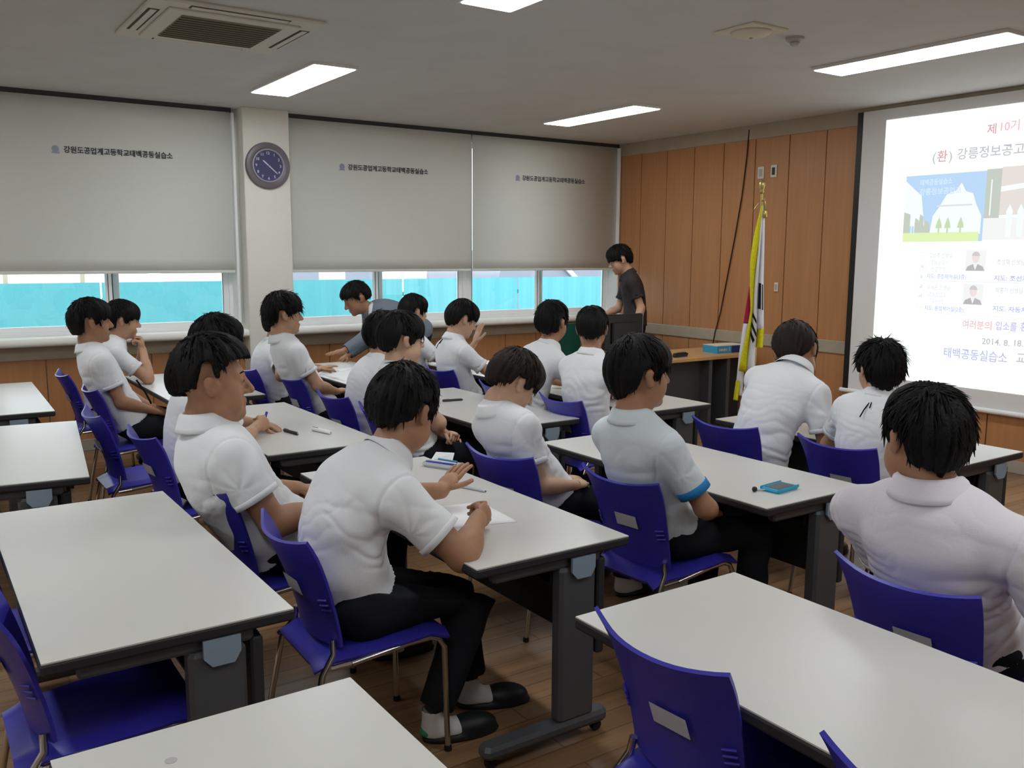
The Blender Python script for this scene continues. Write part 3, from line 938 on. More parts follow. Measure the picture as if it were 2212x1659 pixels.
RR = [(346, 270), (356, 560), (362, 800), (374, 1000), (382, 1140)]
cl = fstrip([(x-6, y) for x, y in YRr], CR, .005, .05, 'cloth', 'flag_white')
fstrip(YL, YRr, -.03, .03, 'fringe', 'flag_yellow', cl)
fstrip([(x-4, y) for x, y in CR[:4]] + [(322, 1140)], RR, .01, .03, 'cloth_fold', 'flag_white', cl)
fstrip([(330, 1130), (326, 1270)], [(383, 1130), (380, 1250)], .012, .03, 'fringe', 'flag_yellow', cl)
fstrip([(242, 840), (205, 1105)], [(262, 840), (258, 1105)], .03, .02, 'red_field', 'flag_red', cl)
fstrip([(205, 1100), (175, 1350), (155, 1640)], [(255, 1100), (235, 1350), (215, 1640)], .035, .02, 'cloth_fold', 'flag_white', cl)
fstrip([(158, 1530), (140, 1680)], [(190, 1530), (178, 1680)], .01, .02, 'fringe', 'flag_yellow', cl)
for q in ([(322, 808), (344, 812), (348, 992), (323, 990)], [(352, 818), (360, 820), (370, 1000), (362, 998)]):
    yz = [fpt(*p) for p in q]
    obj('trigram_bar', MB().prism([(-a, b) for a, b in yz], (-.034, -.030, 0), (0, -1, 0), (0, 0, 1), .002), 'flag_black', cl)
for q in ([(283, 1020), (318, 1075), (318, 1100), (278, 1045)], [(275, 1085), (321, 1165), (321, 1195), (272, 1115)], [(268, 1150), (308, 1215), (292, 1238), (267, 1180)]):
    yz = [fpt(*p) for p in q]
    obj('trigram_bar', MB().prism([(-a, b) for a, b in yz], (-.056, -.050, 0), (0, -1, 0), (0, 0, 1), .002), 'flag_black', cl)
obj('tassel', MB().tube([(-.01, -.02, 2.17), (-.02, -.05, 2.19), (-.02, -.06, 2.10)], .008, 6).lathe([(.008, 2.10), (.02, 2.08), (.024, 2.03), (.01, 2.02)], (-.02, -.06, 0), seg=10).tube([(-.01, .02, 2.16), (-.02, .06, 2.10), (-.02, .075, 2.08)], .007, 6), 'gold', fg, smooth='all')

# ------------------------------------------------------------------ things on the tables
def sheet_of_paper(pts, label, curl=0.0, m='paper', cat='paper', z=TZ):
    c = np.mean(pts, axis=0)
    o = thing('paper_sheet', label, cat, (c[0], c[1], z))
    A, B, C2, D2 = [np.array((p[0]-c[0], p[1]-c[1], 0.0)) for p in pts]
    n = 8
    P = np.zeros((n, n, 3))
    for i in range(n):
        for j in range(n):
            a, b = i/(n-1), j/(n-1)
            p = (A*(1-a)+B*a)*(1-b) + (D2*(1-a)+C2*a)*b
            p[2] = .0016 + curl*(a**2)*(b**2)
            P[i, j] = p
    Q = P if np.cross(B-A, D2-A)[2] > 0 else P[::-1]
    obj('sheet', MB().sheet(Q, .001), m, o, smooth='all')
    return o
sheet_of_paper([(1.60, 2.71), (1.83, 2.65), (1.86, 2.95), (1.63, 3.00)], 'white sheet of paper under the fist of the writing student')
sheet_of_paper([(2.80, 6.45), (3.10, 6.45), (3.10, 6.86), (2.80, 6.90)], 'white papers on the table before the jacket man', .05)
sheet_of_paper([(2.78, 6.93), (3.02, 6.95), (3.02, 7.28), (2.78, 7.25)], 'second white paper farther along the jacket man table', .01)
bkx = sheet_of_paper([(3.93, 6.15), (4.14, 6.15), (4.14, 6.45), (3.93, 6.45)], 'open booklet before the front student with raised hand', .01, cat='booklet')
sheet_of_paper([(4.20, 6.30), (4.40, 6.30), (4.42, 6.75), (4.22, 6.75)], 'printed sheet at the far side of the front window table', .01)

ph = thing('phone', 'phone in a bright blue case on the middle right table', 'phone', (3.02, 2.425, TZ), rotz=.10)
obj('case', MB().box(-.075, .075, -.045, .045, .0, .016, bev=.007), 'phone_blue', ph)
obj('display', MB().box(-.058, .058, -.034, .034, .0155, .0172), 'screen_black', ph)
obj('case_lip', MB().box(-.076, .076, -.046, -.041, .008, .020, bev=.002).box(-.076, .076, .041, .046, .008, .020, bev=.002), 'phone_blue', ph)
chm = obj('strap_charm', MB().tube([(-.074, .02, .008), (-.09, .035, .006), (-.10, .04, .006)], .003, 6), 'metal_grey', ph)
obj('bead', MB().lathe([(.004, -.011), (.011, -.004), (.011, .004), (.004, .011)], (-.112, .046, .011), (1, 0, 0), 12), 'black_plastic', chm, smooth=True)

def pen(x, y, ang, L, r, m, label, name='pen', cat='pen', z=TZ, tip='metal_grey'):
    o = thing(name, label, cat, (x, y, z), rotz=ang)
    obj('barrel', MB().tube([(-L/2, 0, r), (-L*.45, 0, r), (L*.40, 0, r), (L*.46, 0, r*.6)], [r*.8, r, r, r*.6], 10), m, o, smooth=True)
    obj('tip', MB().tube([(L*.45, 0, r), (L/2, 0, r)], [r*.55, r*.15], 8), tip, o, smooth=True)
    obj('clip', MB().box(-L*.48, -L*.2, -.002, .002, 2*r-.001, 2*r+.003), tip, o)
    return o
pen(1.725, 4.69, math.radians(-80), .15, .009, 'black_plastic', 'short black marker on the table before the heavy student')
pen(1.875, 4.62, math.radians(-75), .17, .011, 'paper', 'white correction pen beside the black marker', cat='correction pen')
pen(3.03, 5.16, math.radians(-8), .15, .008, 'dark_grey', 'dark marker on the table behind the bowl-haircut student')
cc = thing('pencil_case', 'clear pencil case near the raised hand of the writing student', 'pencil case', (2.035, 3.55, TZ), rotz=-1.15)
obj('pouch', MB().box(-.10, .10, -.045, .045, 0, .022, bev=.01), 'clear_case', cc)
for k in range(4):
    obj('pen', MB().tube([(-.08+.01*k, -.03+.018*k, .024+.004*(k % 2)), (.085-.01*k, -.025+.017*k, .026)], .005, 8), ('pen_blue', 'paper', 'dark_grey', 'phone_blue')[k], cc, smooth=True)
obj('flap', MB().sheet(np.array([[(-.09, .02, .02), (-.09, .06, .05)], [(.03, .02, .02), (.02, .055, .06)]]), .001), 'paper', cc)
pen(1.93, 3.13, math.radians(-70), .15, .006, 'clear_case', 'slim clear pen by the raised hand on the table', tip='black_plastic')
tag(obj('table_screw_mark', MB().lathe([(.012, 0), (.012, .0008)], (.37, 1.72, TZ), seg=14), 'sensor'), 'small grey spot on the bottom left table', 'screw cap')
# ------------------------------------------------------------------ people: smooth implicit bodies turned into meshes
rng = np.random.default_rng(7)
_LAT = rng.random((32, 32, 32)).astype(np.float32)
def vnoise(P):
    """smooth value noise, P (n,3) -> (n,) in -1..1"""
    Q = np.floor(P).astype(np.int64); f = (P-Q).astype(np.float32); f = f*f*(3-2*f)
    x, y, z = (Q & 31).T; x1, y1, z1 = (x+1) & 31, (y+1) & 31, (z+1) & 31
    fx, fy, fz = f.T
    c = lambda a, b, d: _LAT[a, b, d]
    v = ((c(x, y, z)*(1-fx)+c(x1, y, z)*fx)*(1-fy)+(c(x, y1, z)*(1-fx)+c(x1, y1, z)*fx)*fy)*(1-fz) + \
        ((c(x, y, z1)*(1-fx)+c(x1, y, z1)*fx)*(1-fy)+(c(x, y1, z1)*(1-fx)+c(x1, y1, z1)*fx)*fy)*fz
    return v*2-1

class Grid:
    def __init__(self, lo, hi, h):
        self.lo = np.asarray(lo, float); self.h = h
        self.n = np.ceil((np.asarray(hi, float)-self.lo)/h).astype(int)+1
        self.D = np.full(self.n, .3, np.float32)
        self.ax = [self.lo[i]+h*np.arange(self.n[i]) for i in range(3)]
    def sl(self, lo, hi):
        a = np.clip(np.floor((lo-self.lo)/self.h).astype(int), 0, self.n)
        b = np.clip(np.ceil((hi-self.lo)/self.h).astype(int)+1, 0, self.n)
        return tuple(slice(int(p), int(q)) for p, q in zip(a, b))
    def pts(self, s):
        X = self.ax[0][s[0]].astype(np.float32)[:, None, None]
        Y = self.ax[1][s[1]].astype(np.float32)[None, :, None]
        Z = self.ax[2][s[2]].astype(np.float32)[None, None, :]
        return X, Y, Z
    def op(self, s, d, k, mode='u'):
        a = self.D[s]
        if mode == 's':
            d = -d
            h = np.maximum(k-np.abs(a-d), 0)/k
            self.D[s] = np.maximum(a, d)+h*h*k*.25
        else:
            h = np.maximum(k-np.abs(a-d), 0)/k
            self.D[s] = np.minimum(a, d)-h*h*k*.25
    def ell(self, c, r, B=None, k=.03, mode='u', m=.05):
        """ellipsoid at c, radii r, frame B (rows = axes)"""
        c = np.asarray(c, float); r = np.asarray(r, float)
        B = np.eye(3) if B is None else np.asarray(B, float)
        e = np.sqrt(((B*r[:, None])**2).sum(0))+m
        s = self.sl(c-e, c+e)
        X, Y, Z = self.pts(s)
        if X.size*Y.size*Z.size == 0: return
        X, Y, Z = X-c[0], Y-c[1], Z-c[2]
        k0 = 0; k1 = 0
        for i in range(3):
            q = (X*B[i, 0]+Y*B[i, 1]+Z*B[i, 2])
            k0 = k0+(q/r[i])**2; k1 = k1+(q/r[i]**2)**2
        k0 = np.sqrt(k0); d = k0*(k0-1)/(np.sqrt(k1)+1e-6)
        d = np.where(k0 < .05, -r.min(), d)
        self.op(s, d.astype(np.float32), k, mode)
    def cone(self, a, b, ra, rb, k=.02, mode='u', m=.04, cut=None):
        """capsule with linearly changing radius; cut=(point,dir): keep only where (p-point).dir < 0"""
        a = np.asarray(a, float); b = np.asarray(b, float)
        R = max(ra, rb)+m
        s = self.sl(np.minimum(a, b)-R, np.maximum(a, b)+R)
        X, Y, Z = self.pts(s)
        if X.size*Y.size*Z.size == 0: return
        ab = b-a; L2 = ab@ab+1e-9
        t = ((X-a[0])*ab[0]+(Y-a[1])*ab[1]+(Z-a[2])*ab[2])/L2
        t = np.clip(t, 0, 1)
        d = np.sqrt((X-a[0]-t*ab[0])**2+(Y-a[1]-t*ab[1])**2+(Z-a[2]-t*ab[2])**2)-(ra+(rb-ra)*t)
        if cut is not None:
            p, n = cut
            d = np.maximum(d, (X-p[0])*n[0]+(Y-p[1])*n[1]+(Z-p[2])*n[2])
        self.op(s, d.astype(np.float32), k, mode)
    def plane(self, p, n):
        """keep only (q-p).n < 0"""
        s = (slice(None),)*3
        X, Y, Z = self.pts(s)
        self.D = np.maximum(self.D, ((X-p[0])*n[0]+(Y-p[1])*n[1]+(Z-p[2])*n[2]).astype(np.float32))
    def extract(self):
        D = self.D; h = self.h
        S = D < 0
        c = np.zeros(np.array(D.shape)-1, np.int8)
        for i in (0, 1):
            for j in (0, 1):
                for k in (0, 1):
                    c += S[i:D.shape[0]-1+i, j:D.shape[1]-1+j, k:D.shape[2]-1+k]
        act = (c > 0) & (c < 8)
        I = np.argwhere(act)
        if len(I) == 0:
            return np.zeros((0, 3)), []
        idx = np.full(act.shape, -1, np.int64); idx[act] = np.arange(len(I))
        acc = np.zeros((len(I), 3)); cnt = np.zeros(len(I))
        corners = [(i, j, k) for i in (0, 1) for j in (0, 1) for k in (0, 1)]
        val = {q: D[I[:, 0]+q[0], I[:, 1]+q[1], I[:, 2]+q[2]].astype(float) for q in corners}
        for q in corners:
            for ax in range(3):
                if q[ax]: continue
                q2 = list(q); q2[ax] = 1; q2 = tuple(q2)
                a, b = val[q], val[q2]
                x = (a < 0) != (b < 0)
                t = np.where(x, a/np.where(x, a-b, 1), 0)
                p = np.tile(np.array(q, float), (len(I), 1)); p[:, ax] = t
                acc += p*x[:, None]; cnt += x
        V = self.lo+(I+acc/cnt[:, None])*h
        Fs = []
        for ax in range(3):
            o1, o2 = (ax+1) % 3, (ax+2) % 3
            sa = [slice(1, -1)]*3; sb = [slice(1, -1)]*3
            sa[ax] = slice(0, D.shape[ax]-1); sb[ax] = slice(1, D.shape[ax])
            A, B = S[tuple(sa)], S[tuple(sb)]
            E = np.argwhere(A != B)
            if len(E) == 0: continue
            flip = A[tuple(E.T)]
            base = E.copy()
            base[:, o1] += 1; base[:, o2] += 1
            def cell(d1, d2):
                q = base.copy(); q[:, o1] -= d1; q[:, o2] -= d2
                return idx[q[:, 0], q[:, 1], q[:, 2]]
            f = np.stack([cell(1, 1), cell(0, 1), cell(0, 0), cell(1, 0)], 1)
            f[~flip] = f[~flip][:, ::-1]
            Fs.append(f)
        Fq = np.vstack(Fs)
        return V, Fq[(Fq >= 0).all(1)]

def np_mesh(name, V, Fq, matname, extra=None):
    if extra is not None and extra.n:
        ev = np.vstack(extra.v); n0 = len(V)
        V = np.vstack([V, ev])
    me = bpy.data.meshes.new(name)
    nq = len(Fq)
    ef = extra.f if extra is not None and extra.n else []
    loops = np.concatenate([np.asarray(Fq).ravel()] + [np.array(f)+n0 for f in ef]) if ef else np.asarray(Fq).ravel()
    tot = np.concatenate([np.full(nq, 4), np.array([len(f) for f in ef], int)]) if ef else np.full(nq, 4)
    start = np.concatenate([[0], np.cumsum(tot)[:-1]])
    me.vertices.add(len(V)); me.vertices.foreach_set('co', np.asarray(V, np.float32).ravel())
    me.loops.add(len(loops)); me.loops.foreach_set('vertex_index', loops.astype(np.int32))
    me.polygons.add(len(tot)); me.polygons.foreach_set('loop_start', start.astype(np.int32))
    try:
        me.polygons.foreach_set('loop_total', tot.astype(np.int32))
    except Exception:
        pass
    me.polygons.foreach_set('use_smooth', np.ones(len(tot), bool))
    me.update(calc_edges=True)
    me.validate()
    me.materials.append(MATS[matname])
    return me

def normals(V, Fq):
    a, b, c, d = (V[Fq[:, i]] for i in range(4))
    n = np.cross(c-a, d-b)
    N = np.zeros_like(V)
    for i in range(4):
        np.add.at(N, Fq[:, i], n)
    return N/(np.linalg.norm(N, axis=1, keepdims=True)+1e-12)

def relax(V, Fq, it=1, lam=.5):
    for _ in range(it):
        S = np.zeros_like(V); C = np.zeros(len(V))
        for i in range(4):
            j = (i+1) % 4
            np.add.at(S, Fq[:, i], V[Fq[:, j]]); np.add.at(C, Fq[:, i], 1)
            np.add.at(S, Fq[:, j], V[Fq[:, i]]); np.add.at(C, Fq[:, j], 1)
        V = V+lam*(S/C[:, None]-V)
    return V

def unit(v):
    v = np.asarray(v, float); return v/(np.linalg.norm(v)+1e-12)
def yawv(deg):
    a = math.radians(deg); return np.array((math.cos(a), math.sin(a), 0.0))
def rot_axis(v, ax, ang):
    ax = unit(ax); v = np.asarray(v, float)
    return v*math.cos(ang)+np.cross(ax, v)*math.sin(ang)+ax*(ax@v)*(1-math.cos(ang))
def ik(S, T, l1, l2, pole):
    d = T-S; L = np.linalg.norm(d)
    if L > (l1+l2)*.995:
        T = S+d/L*(l1+l2)*.995; d = T-S; L = np.linalg.norm(d)
    u = d/L
    a = (l1*l1-l2*l2+L*L)/(2*L)
    hgt = math.sqrt(max(0, l1*l1-a*a))
    p = pole-u*(pole@u); p = unit(p)
    return S+u*a+p*hgt, T

CURL = {'relaxed': (.35, .45, .35), 'fist': (1.45, 1.7, 1.1), 'flat': (.08, .12, .1), 'grip': (.8, .9, .6), 'open': (-.05, .2, .15)}
def add_hand(mb, G, W, d, across, pose, s=1.0):
    """palm into the field, fingers as tapered bent tubes; across points to the thumb side"""
    d = unit(d); across = unit(across-d*(across@d)); nrm = np.cross(across, d)   # nrm: bending side decided below
    G.ell(W+d*.048*s, (.052*s, .040*s, .019*s), np.array([d, across, nrm]), k=.014, m=.03)
    return d, across, nrm
def fingers(mb, W, d, across, bend, pose, s=1.0):
    """bend: unit vector on the palm side towards which fingers curl"""
    d = unit(d); across = unit(across-d*(across@d)); bend = unit(bend-d*(bend@d)-across*(bend@across))
    cu = CURL[pose]
    for k, (off, L, r) in enumerate(((.030, .070, .0088), (.010, .078, .0092), (-.010, .073, .0088), (-.029, .057, .0078))):
        p = W+d*.082*s+across*off*s
        pts = [W+d*.05*s+across*off*.8*s, p]; dirv = unit(d+across*(off*2.5 if pose in ('open', 'flat') else off*.6))
        rad = [r*s, r*s*1.02]
        for j, seg in enumerate((.44, .32, .24)):
            dirv = rot_axis(dirv, np.cross(dirv, bend), cu[j]*(1+.08*(k-1)))
            p = p+dirv*L*seg*s*1.1
            pts.append(p); rad.append(r*s*(.95-.10*j))
        pts.append(p+dirv*.004*s); rad.append(r*s*.45)
        mb.tube(pts, rad, 8)
    closed = pose in ('fist', 'grip')
    th = unit(d*.95+across*.42+bend*.45) if closed else unit(d*.75+across*.75+bend*.25)
    p0 = W+d*.022*s+across*.022*s; p1 = p0+th*.040*s
    t2 = unit(d*.55+bend*.85-across*.25) if closed else unit(th+d*.55+bend*.1); p2 = p1+t2*.030*s
    t3 = unit(t2-across*.9-d*.3) if closed else unit(t2+d*.35); p3 = p2+t3*.024*s
    mb.tube([p0, p1, p2, p3, p3+t3*.004*s], [.0125*s, .0112*s, .0098*s, .0085*s, .004*s], 8)

def head_frame(yaw, pitch, roll):
    f = yawv(yaw); l = np.cross((0, 0, 1.0), f); u = np.array((0, 0, 1.0))
    p = math.radians(pitch)
    f2 = f*math.cos(p)-u*math.sin(p); u2 = u*math.cos(p)+f*math.sin(p)
    r = math.radians(roll)
    l2 = l*math.cos(r)+u2*math.sin(r); u3 = u2*math.cos(r)-l*math.sin(r)
    return np.array([f2, l2, u3])

def head_sdf(G, H, B, s, fat=1.0):
    P = lambda x, y, z: H+s*(B[0]*x+B[1]*y+B[2]*z)
    e = lambda c, r, k=.02, mode='u': G.ell(P(*c), np.array(r)*s, B, k=k*s, mode=mode, m=.03)
    cap = lambda a, b, ra, rb, k=.012: G.cone(P(*a), P(*b), ra*s, rb*s, k=k*s, m=.02)
    w = .5+.5*fat
    e((-.014, 0, .022), (.096, .077, .090), .03)
    e((.028, 0, -.035), (.062, .062*w, .080), .04)
    e((.030, 0, -.080), (.050, .050*w, .036), .03)
    e((.074, 0, -.101), (.022, .026, .019), .018)
    for sy in (-1, 1):
        e((.040, sy*.042*w, -.045), (.036, .026, .034), .03)
        if fat > 1.08:
            e((.030, sy*.046, -.072), (.045, .034, .036), .03)
        cap((.076, sy*.012, .028), (.062, sy*.046, .026), .013, .011, .016)
        e((.099, sy*.032, .006), (.013, .018, .010), .012, 's')
        e((.078, sy*.032, .005), (.0125, .0135, .0115), .005)
        e((-.010, sy*.080*min(w, 1.06), -.008), (.022, .011, .032), .008)
        e((-.019, sy*.086*min(w, 1.06), .004), (.019, .008, .021), .006)
        e((.001, sy*.093*min(w, 1.06), -.006), (.012, .010, .016), .004, 's')
        e((.098, sy*.0125, -.034), (.010, .008, .008), .006)
    cap((.086, 0, .016), (.113, 0, -.028), .0085, .0130, .010)
    cap((.092, -.015, -.062), (.092, .015, -.062), .0082, .0082, .006)
    cap((.089, -.013, -.076), (.089, .013, -.076), .0088, .0088, .006)
    if fat > 1.08:
        e((.030, 0, -.105), (.055, .050, .028), .03)

def face_parts(root, off, H, B, s):
    P = lambda x, y, z: H+s*(B[0]*x+B[1]*y+B[2]*z)-off
    for sy in (-1, 1):
        m = MB(); ring = []
        for k in range(10):
            a = 2*math.pi*k/10
            ring.append(P(.0905-.006*abs(math.cos(a))*.3, sy*.032+.0135*math.cos(a), .005+.0035*math.sin(a)))
        m.add([P(.0925, sy*.032, .005)]+ring, [(0, 1+k, 1+(k+1) % 10) for k in range(10)])
        obj('eye', m, 'black_plastic', root, smooth='all')
        obj('eyebrow', MB().tube([P(.0895, sy*.014, .030), P(.0870, sy*.032, .034), P(.0745, sy*.048, .029)], [.002*s, .0028*s, .0016*s], 6), 'hair_black', root, smooth='all')
    obj('mouth', MB().tube([P(.0965, -.018, -.0695), P(.0990, 0, -.069), P(.0965, .018, -.0695)], [.0012*s, .0028*s, .0012*s], 6), 'lip', root, smooth='all')

def hair_mesh(name, off, H, B, s, st, h, seed):
    """hair cap cut along a hairline, with clumps"""
    r = np.random.default_rng(seed)
    vol = st.get('vol', 1.0); fr = st.get('fringe', .035); nape = st.get('nape', -.075); side = st.get('side', .0); top = st.get('top', 0.0)
    lo = np.array((-.16, -.14, -.15)); hi = np.array((.17, .14, .18))
    G = Grid(lo, hi, h)
    G.ell((-.014, 0, .027), (.106+.008*vol, .084+.010*vol, .101+.010*vol+top), k=.01, m=.08)
    G.ell((-.045, 0, .012), (.078+.008*vol, .078+.009*vol, .085+.008*vol), k=.03, m=.08)
    G.ell((.040, st.get('sweep', 0), .062), (.060+.006*vol, .070+.008*vol, .047+.008*vol+top*.5), k=.03, m=.08)
    G.ell((-.058, 0, -.045), (.045, .062, .052), k=.03, m=.08)
    s_ = (slice(None),)*3
    X, Y, Z = np.broadcast_arrays(*G.pts(s_))
    th = np.abs(np.degrees(np.arctan2(Y, X+.01)))
    nz = vnoise(np.stack([np.degrees(np.arctan2(Y, X+.01)).ravel()*.16+seed, np.zeros(X.size), (Z.ravel())*4], 1)).reshape(X.shape)
    nz2 = vnoise(np.stack([np.degrees(np.arctan2(Y, X+.01)).ravel()*.06+seed*3, np.zeros(X.size)+5, np.zeros(X.size)], 1)).reshape(X.shape)
    zl = np.interp(th, [0, 35, 58, 70, 80, 92, 112, 125, 180], [fr, fr-.004, fr-.012, side-.012, side-.014, side+.036, side+.026, nape*.6, nape])
    zl = zl+nz*.010+nz2*.008
    G.D = np.maximum(G.D, (zl-Z).astype(np.float32)*.8)
    V, Fq = G.extract()
    V = relax(V, Fq, 1, .4)
    N = normals(V, Fq)
    cr = np.array((-.045, .01, .13))
    d = V-cr
    ang = np.arctan2(d[:, 1], d[:, 0]); rad = np.linalg.norm(d[:, :2], axis=1)
    n1 = vnoise(np.stack([ang*7+seed, rad*9, V[:, 2]*7], 1)); n2 = vnoise(np.stack([ang*16, rad*14+seed, V[:, 2]*10], 1))
    V = V+N*(st.get('rough', .006)*n1+st.get('rough', .006)*.5*n2)[:, None]
    mb = MB()
    E0 = np.array((.112+.008*vol, .090+.010*vol, .106+.010*vol+top))
    nC = int(st.get('clumps', 190)*1.5); lift = st.get('lift', .012)
    for _ in range(nC):
        for _try in range(8):
            a = r.uniform(-math.pi, math.pi); el = math.asin(r.uniform(-.55, .98))
            u = np.array((math.cos(el)*math.cos(a), math.cos(el)*math.sin(a), math.sin(el)))
            p = np.array((-.014, 0, .027))+u*E0*.965
            tt = abs(math.degrees(math.atan2(p[1], p[0]+.01)))
            z0 = np.interp(tt, [0, 35, 58, 70, 80, 92, 112, 125, 180], [fr, fr-.004, fr-.012, side-.012, side-.012, side+.062, side+.055, nape*.5, nape])
            if p[2] > z0+.018: break
        else:
            continue
        flow = p-cr; flow = flow-u*(flow@u)
        flow = unit(flow+.25*r.normal(size=3)*.06+np.array(st.get('flow', (0, 0, 0)))*.1)
        L = r.uniform(.028, .055)*st.get('len', 1.0)
        pts = []; rd = []
        q = p.copy(); dv = flow.copy(); w0 = r.uniform(.0028, .0052)
        lf = lift*r.uniform(.2, 1.2)
        for k in range(5):
            t = k/4
            uu = unit((q-np.array((-.014, 0, .027)))/E0**2)
            pts.append(q+uu*lf*t*t)
            rd.append(w0*(1-t**1.5)+.0006)
            dv = unit(dv-uu*(dv@uu)+np.array((0, 0, -.10)))
            q = q+dv*L/4
            # keep on the surface
            e = (q-np.array((-.014, 0, .027)))/E0
            q = np.array((-.014, 0, .027))+e/np.linalg.norm(e)*E0*.975 if q[2] > -.01 else q
        mb.tube(pts, rd, 4, flat=.5)
    allv = np.vstack([V]+mb.v) if mb.v else V
    W = H-off+s*(allv[:, :1]*B[0]+allv[:, 1:2]*B[1]+allv[:, 2:]*B[2])
    ex = MB(); ex.v = [W[len(V):]]; ex.f = mb.f; ex.n = mb.n
    return np_mesh(name, W[:len(V)], Fq, st.get('mat', 'hair_black'), ex)

def collar_mesh(N, axis, fwd, s, off, wid=1.0):
    """shirt collar: stand and fold, open at the front"""
    axis = unit(axis); fwd = unit(fwd-axis*(fwd@axis)); lat = np.cross(axis, fwd)
    rows = [(.064, -.012), (.061, .018), (.059, .040), (.062, .044), (.069, .036), (.080, .008), (.086, -.004)]
    angs = np.radians(np.linspace(22, 338, 31))
    P = np.zeros((len(angs), len(rows), 3))
    for i, a in enumerate(angs):
        c = math.cos(a); front = max(0, c)
        for j, (r, z) in enumerate(rows):
            rr = r*s*wid
            ext = (.018*front**3 if j > 4 else 0)
            P[i, j] = N-off+fwd*(c*(rr+ext)*1.02+.004)+lat*math.sin(a)*rr*1.05+axis*((z-.028*front-ext*.9)*s)
    return MB().sheet(P, .0022)

SHOE = {}
def foot_meshes():
    G = Grid((-.10, -.06, -.01), (.20, .06, .12), .007)
    G.ell((.06, 0, .03), (.125, .046, .040), k=.02)
    G.ell((-.03, 0, .04), (.05, .036, .05), k=.03)
    G.cone((-.035, 0, .05), (-.04, 0, .11), .038, .042, k=.03)
    G.plane((0, 0, .022), (0, 0, -1))
    V, Fq = G.extract(); V = relax(V, Fq, 2)
    SHOE['sock'] = np_mesh('sock', V, Fq, 'sock')
    G = Grid((-.12, -.07, -.01), (.22, .07, .12), .007)
    G.ell((.10, 0, .03), (.095, .053, .048), k=.02)
    G.plane((.035, 0, .06), (-1, 0, -.25))
    G2 = Grid((-.12, -.07, -.01), (.22, .07, .12), .007)
    G2.ell((.06, 0, .010), (.145, .056, .030), k=.02)
    G2.plane((0, 0, .028), (0, 0, 1))
    G.D = np.minimum(G.D, G2.D)
    G.plane((0, 0, .0), (0, 0, -1))
    V, Fq = G.extract(); V = relax(V, Fq, 2)
    SHOE['slipper'] = np_mesh('slipper', V, Fq, 'shoe')
foot_meshes()

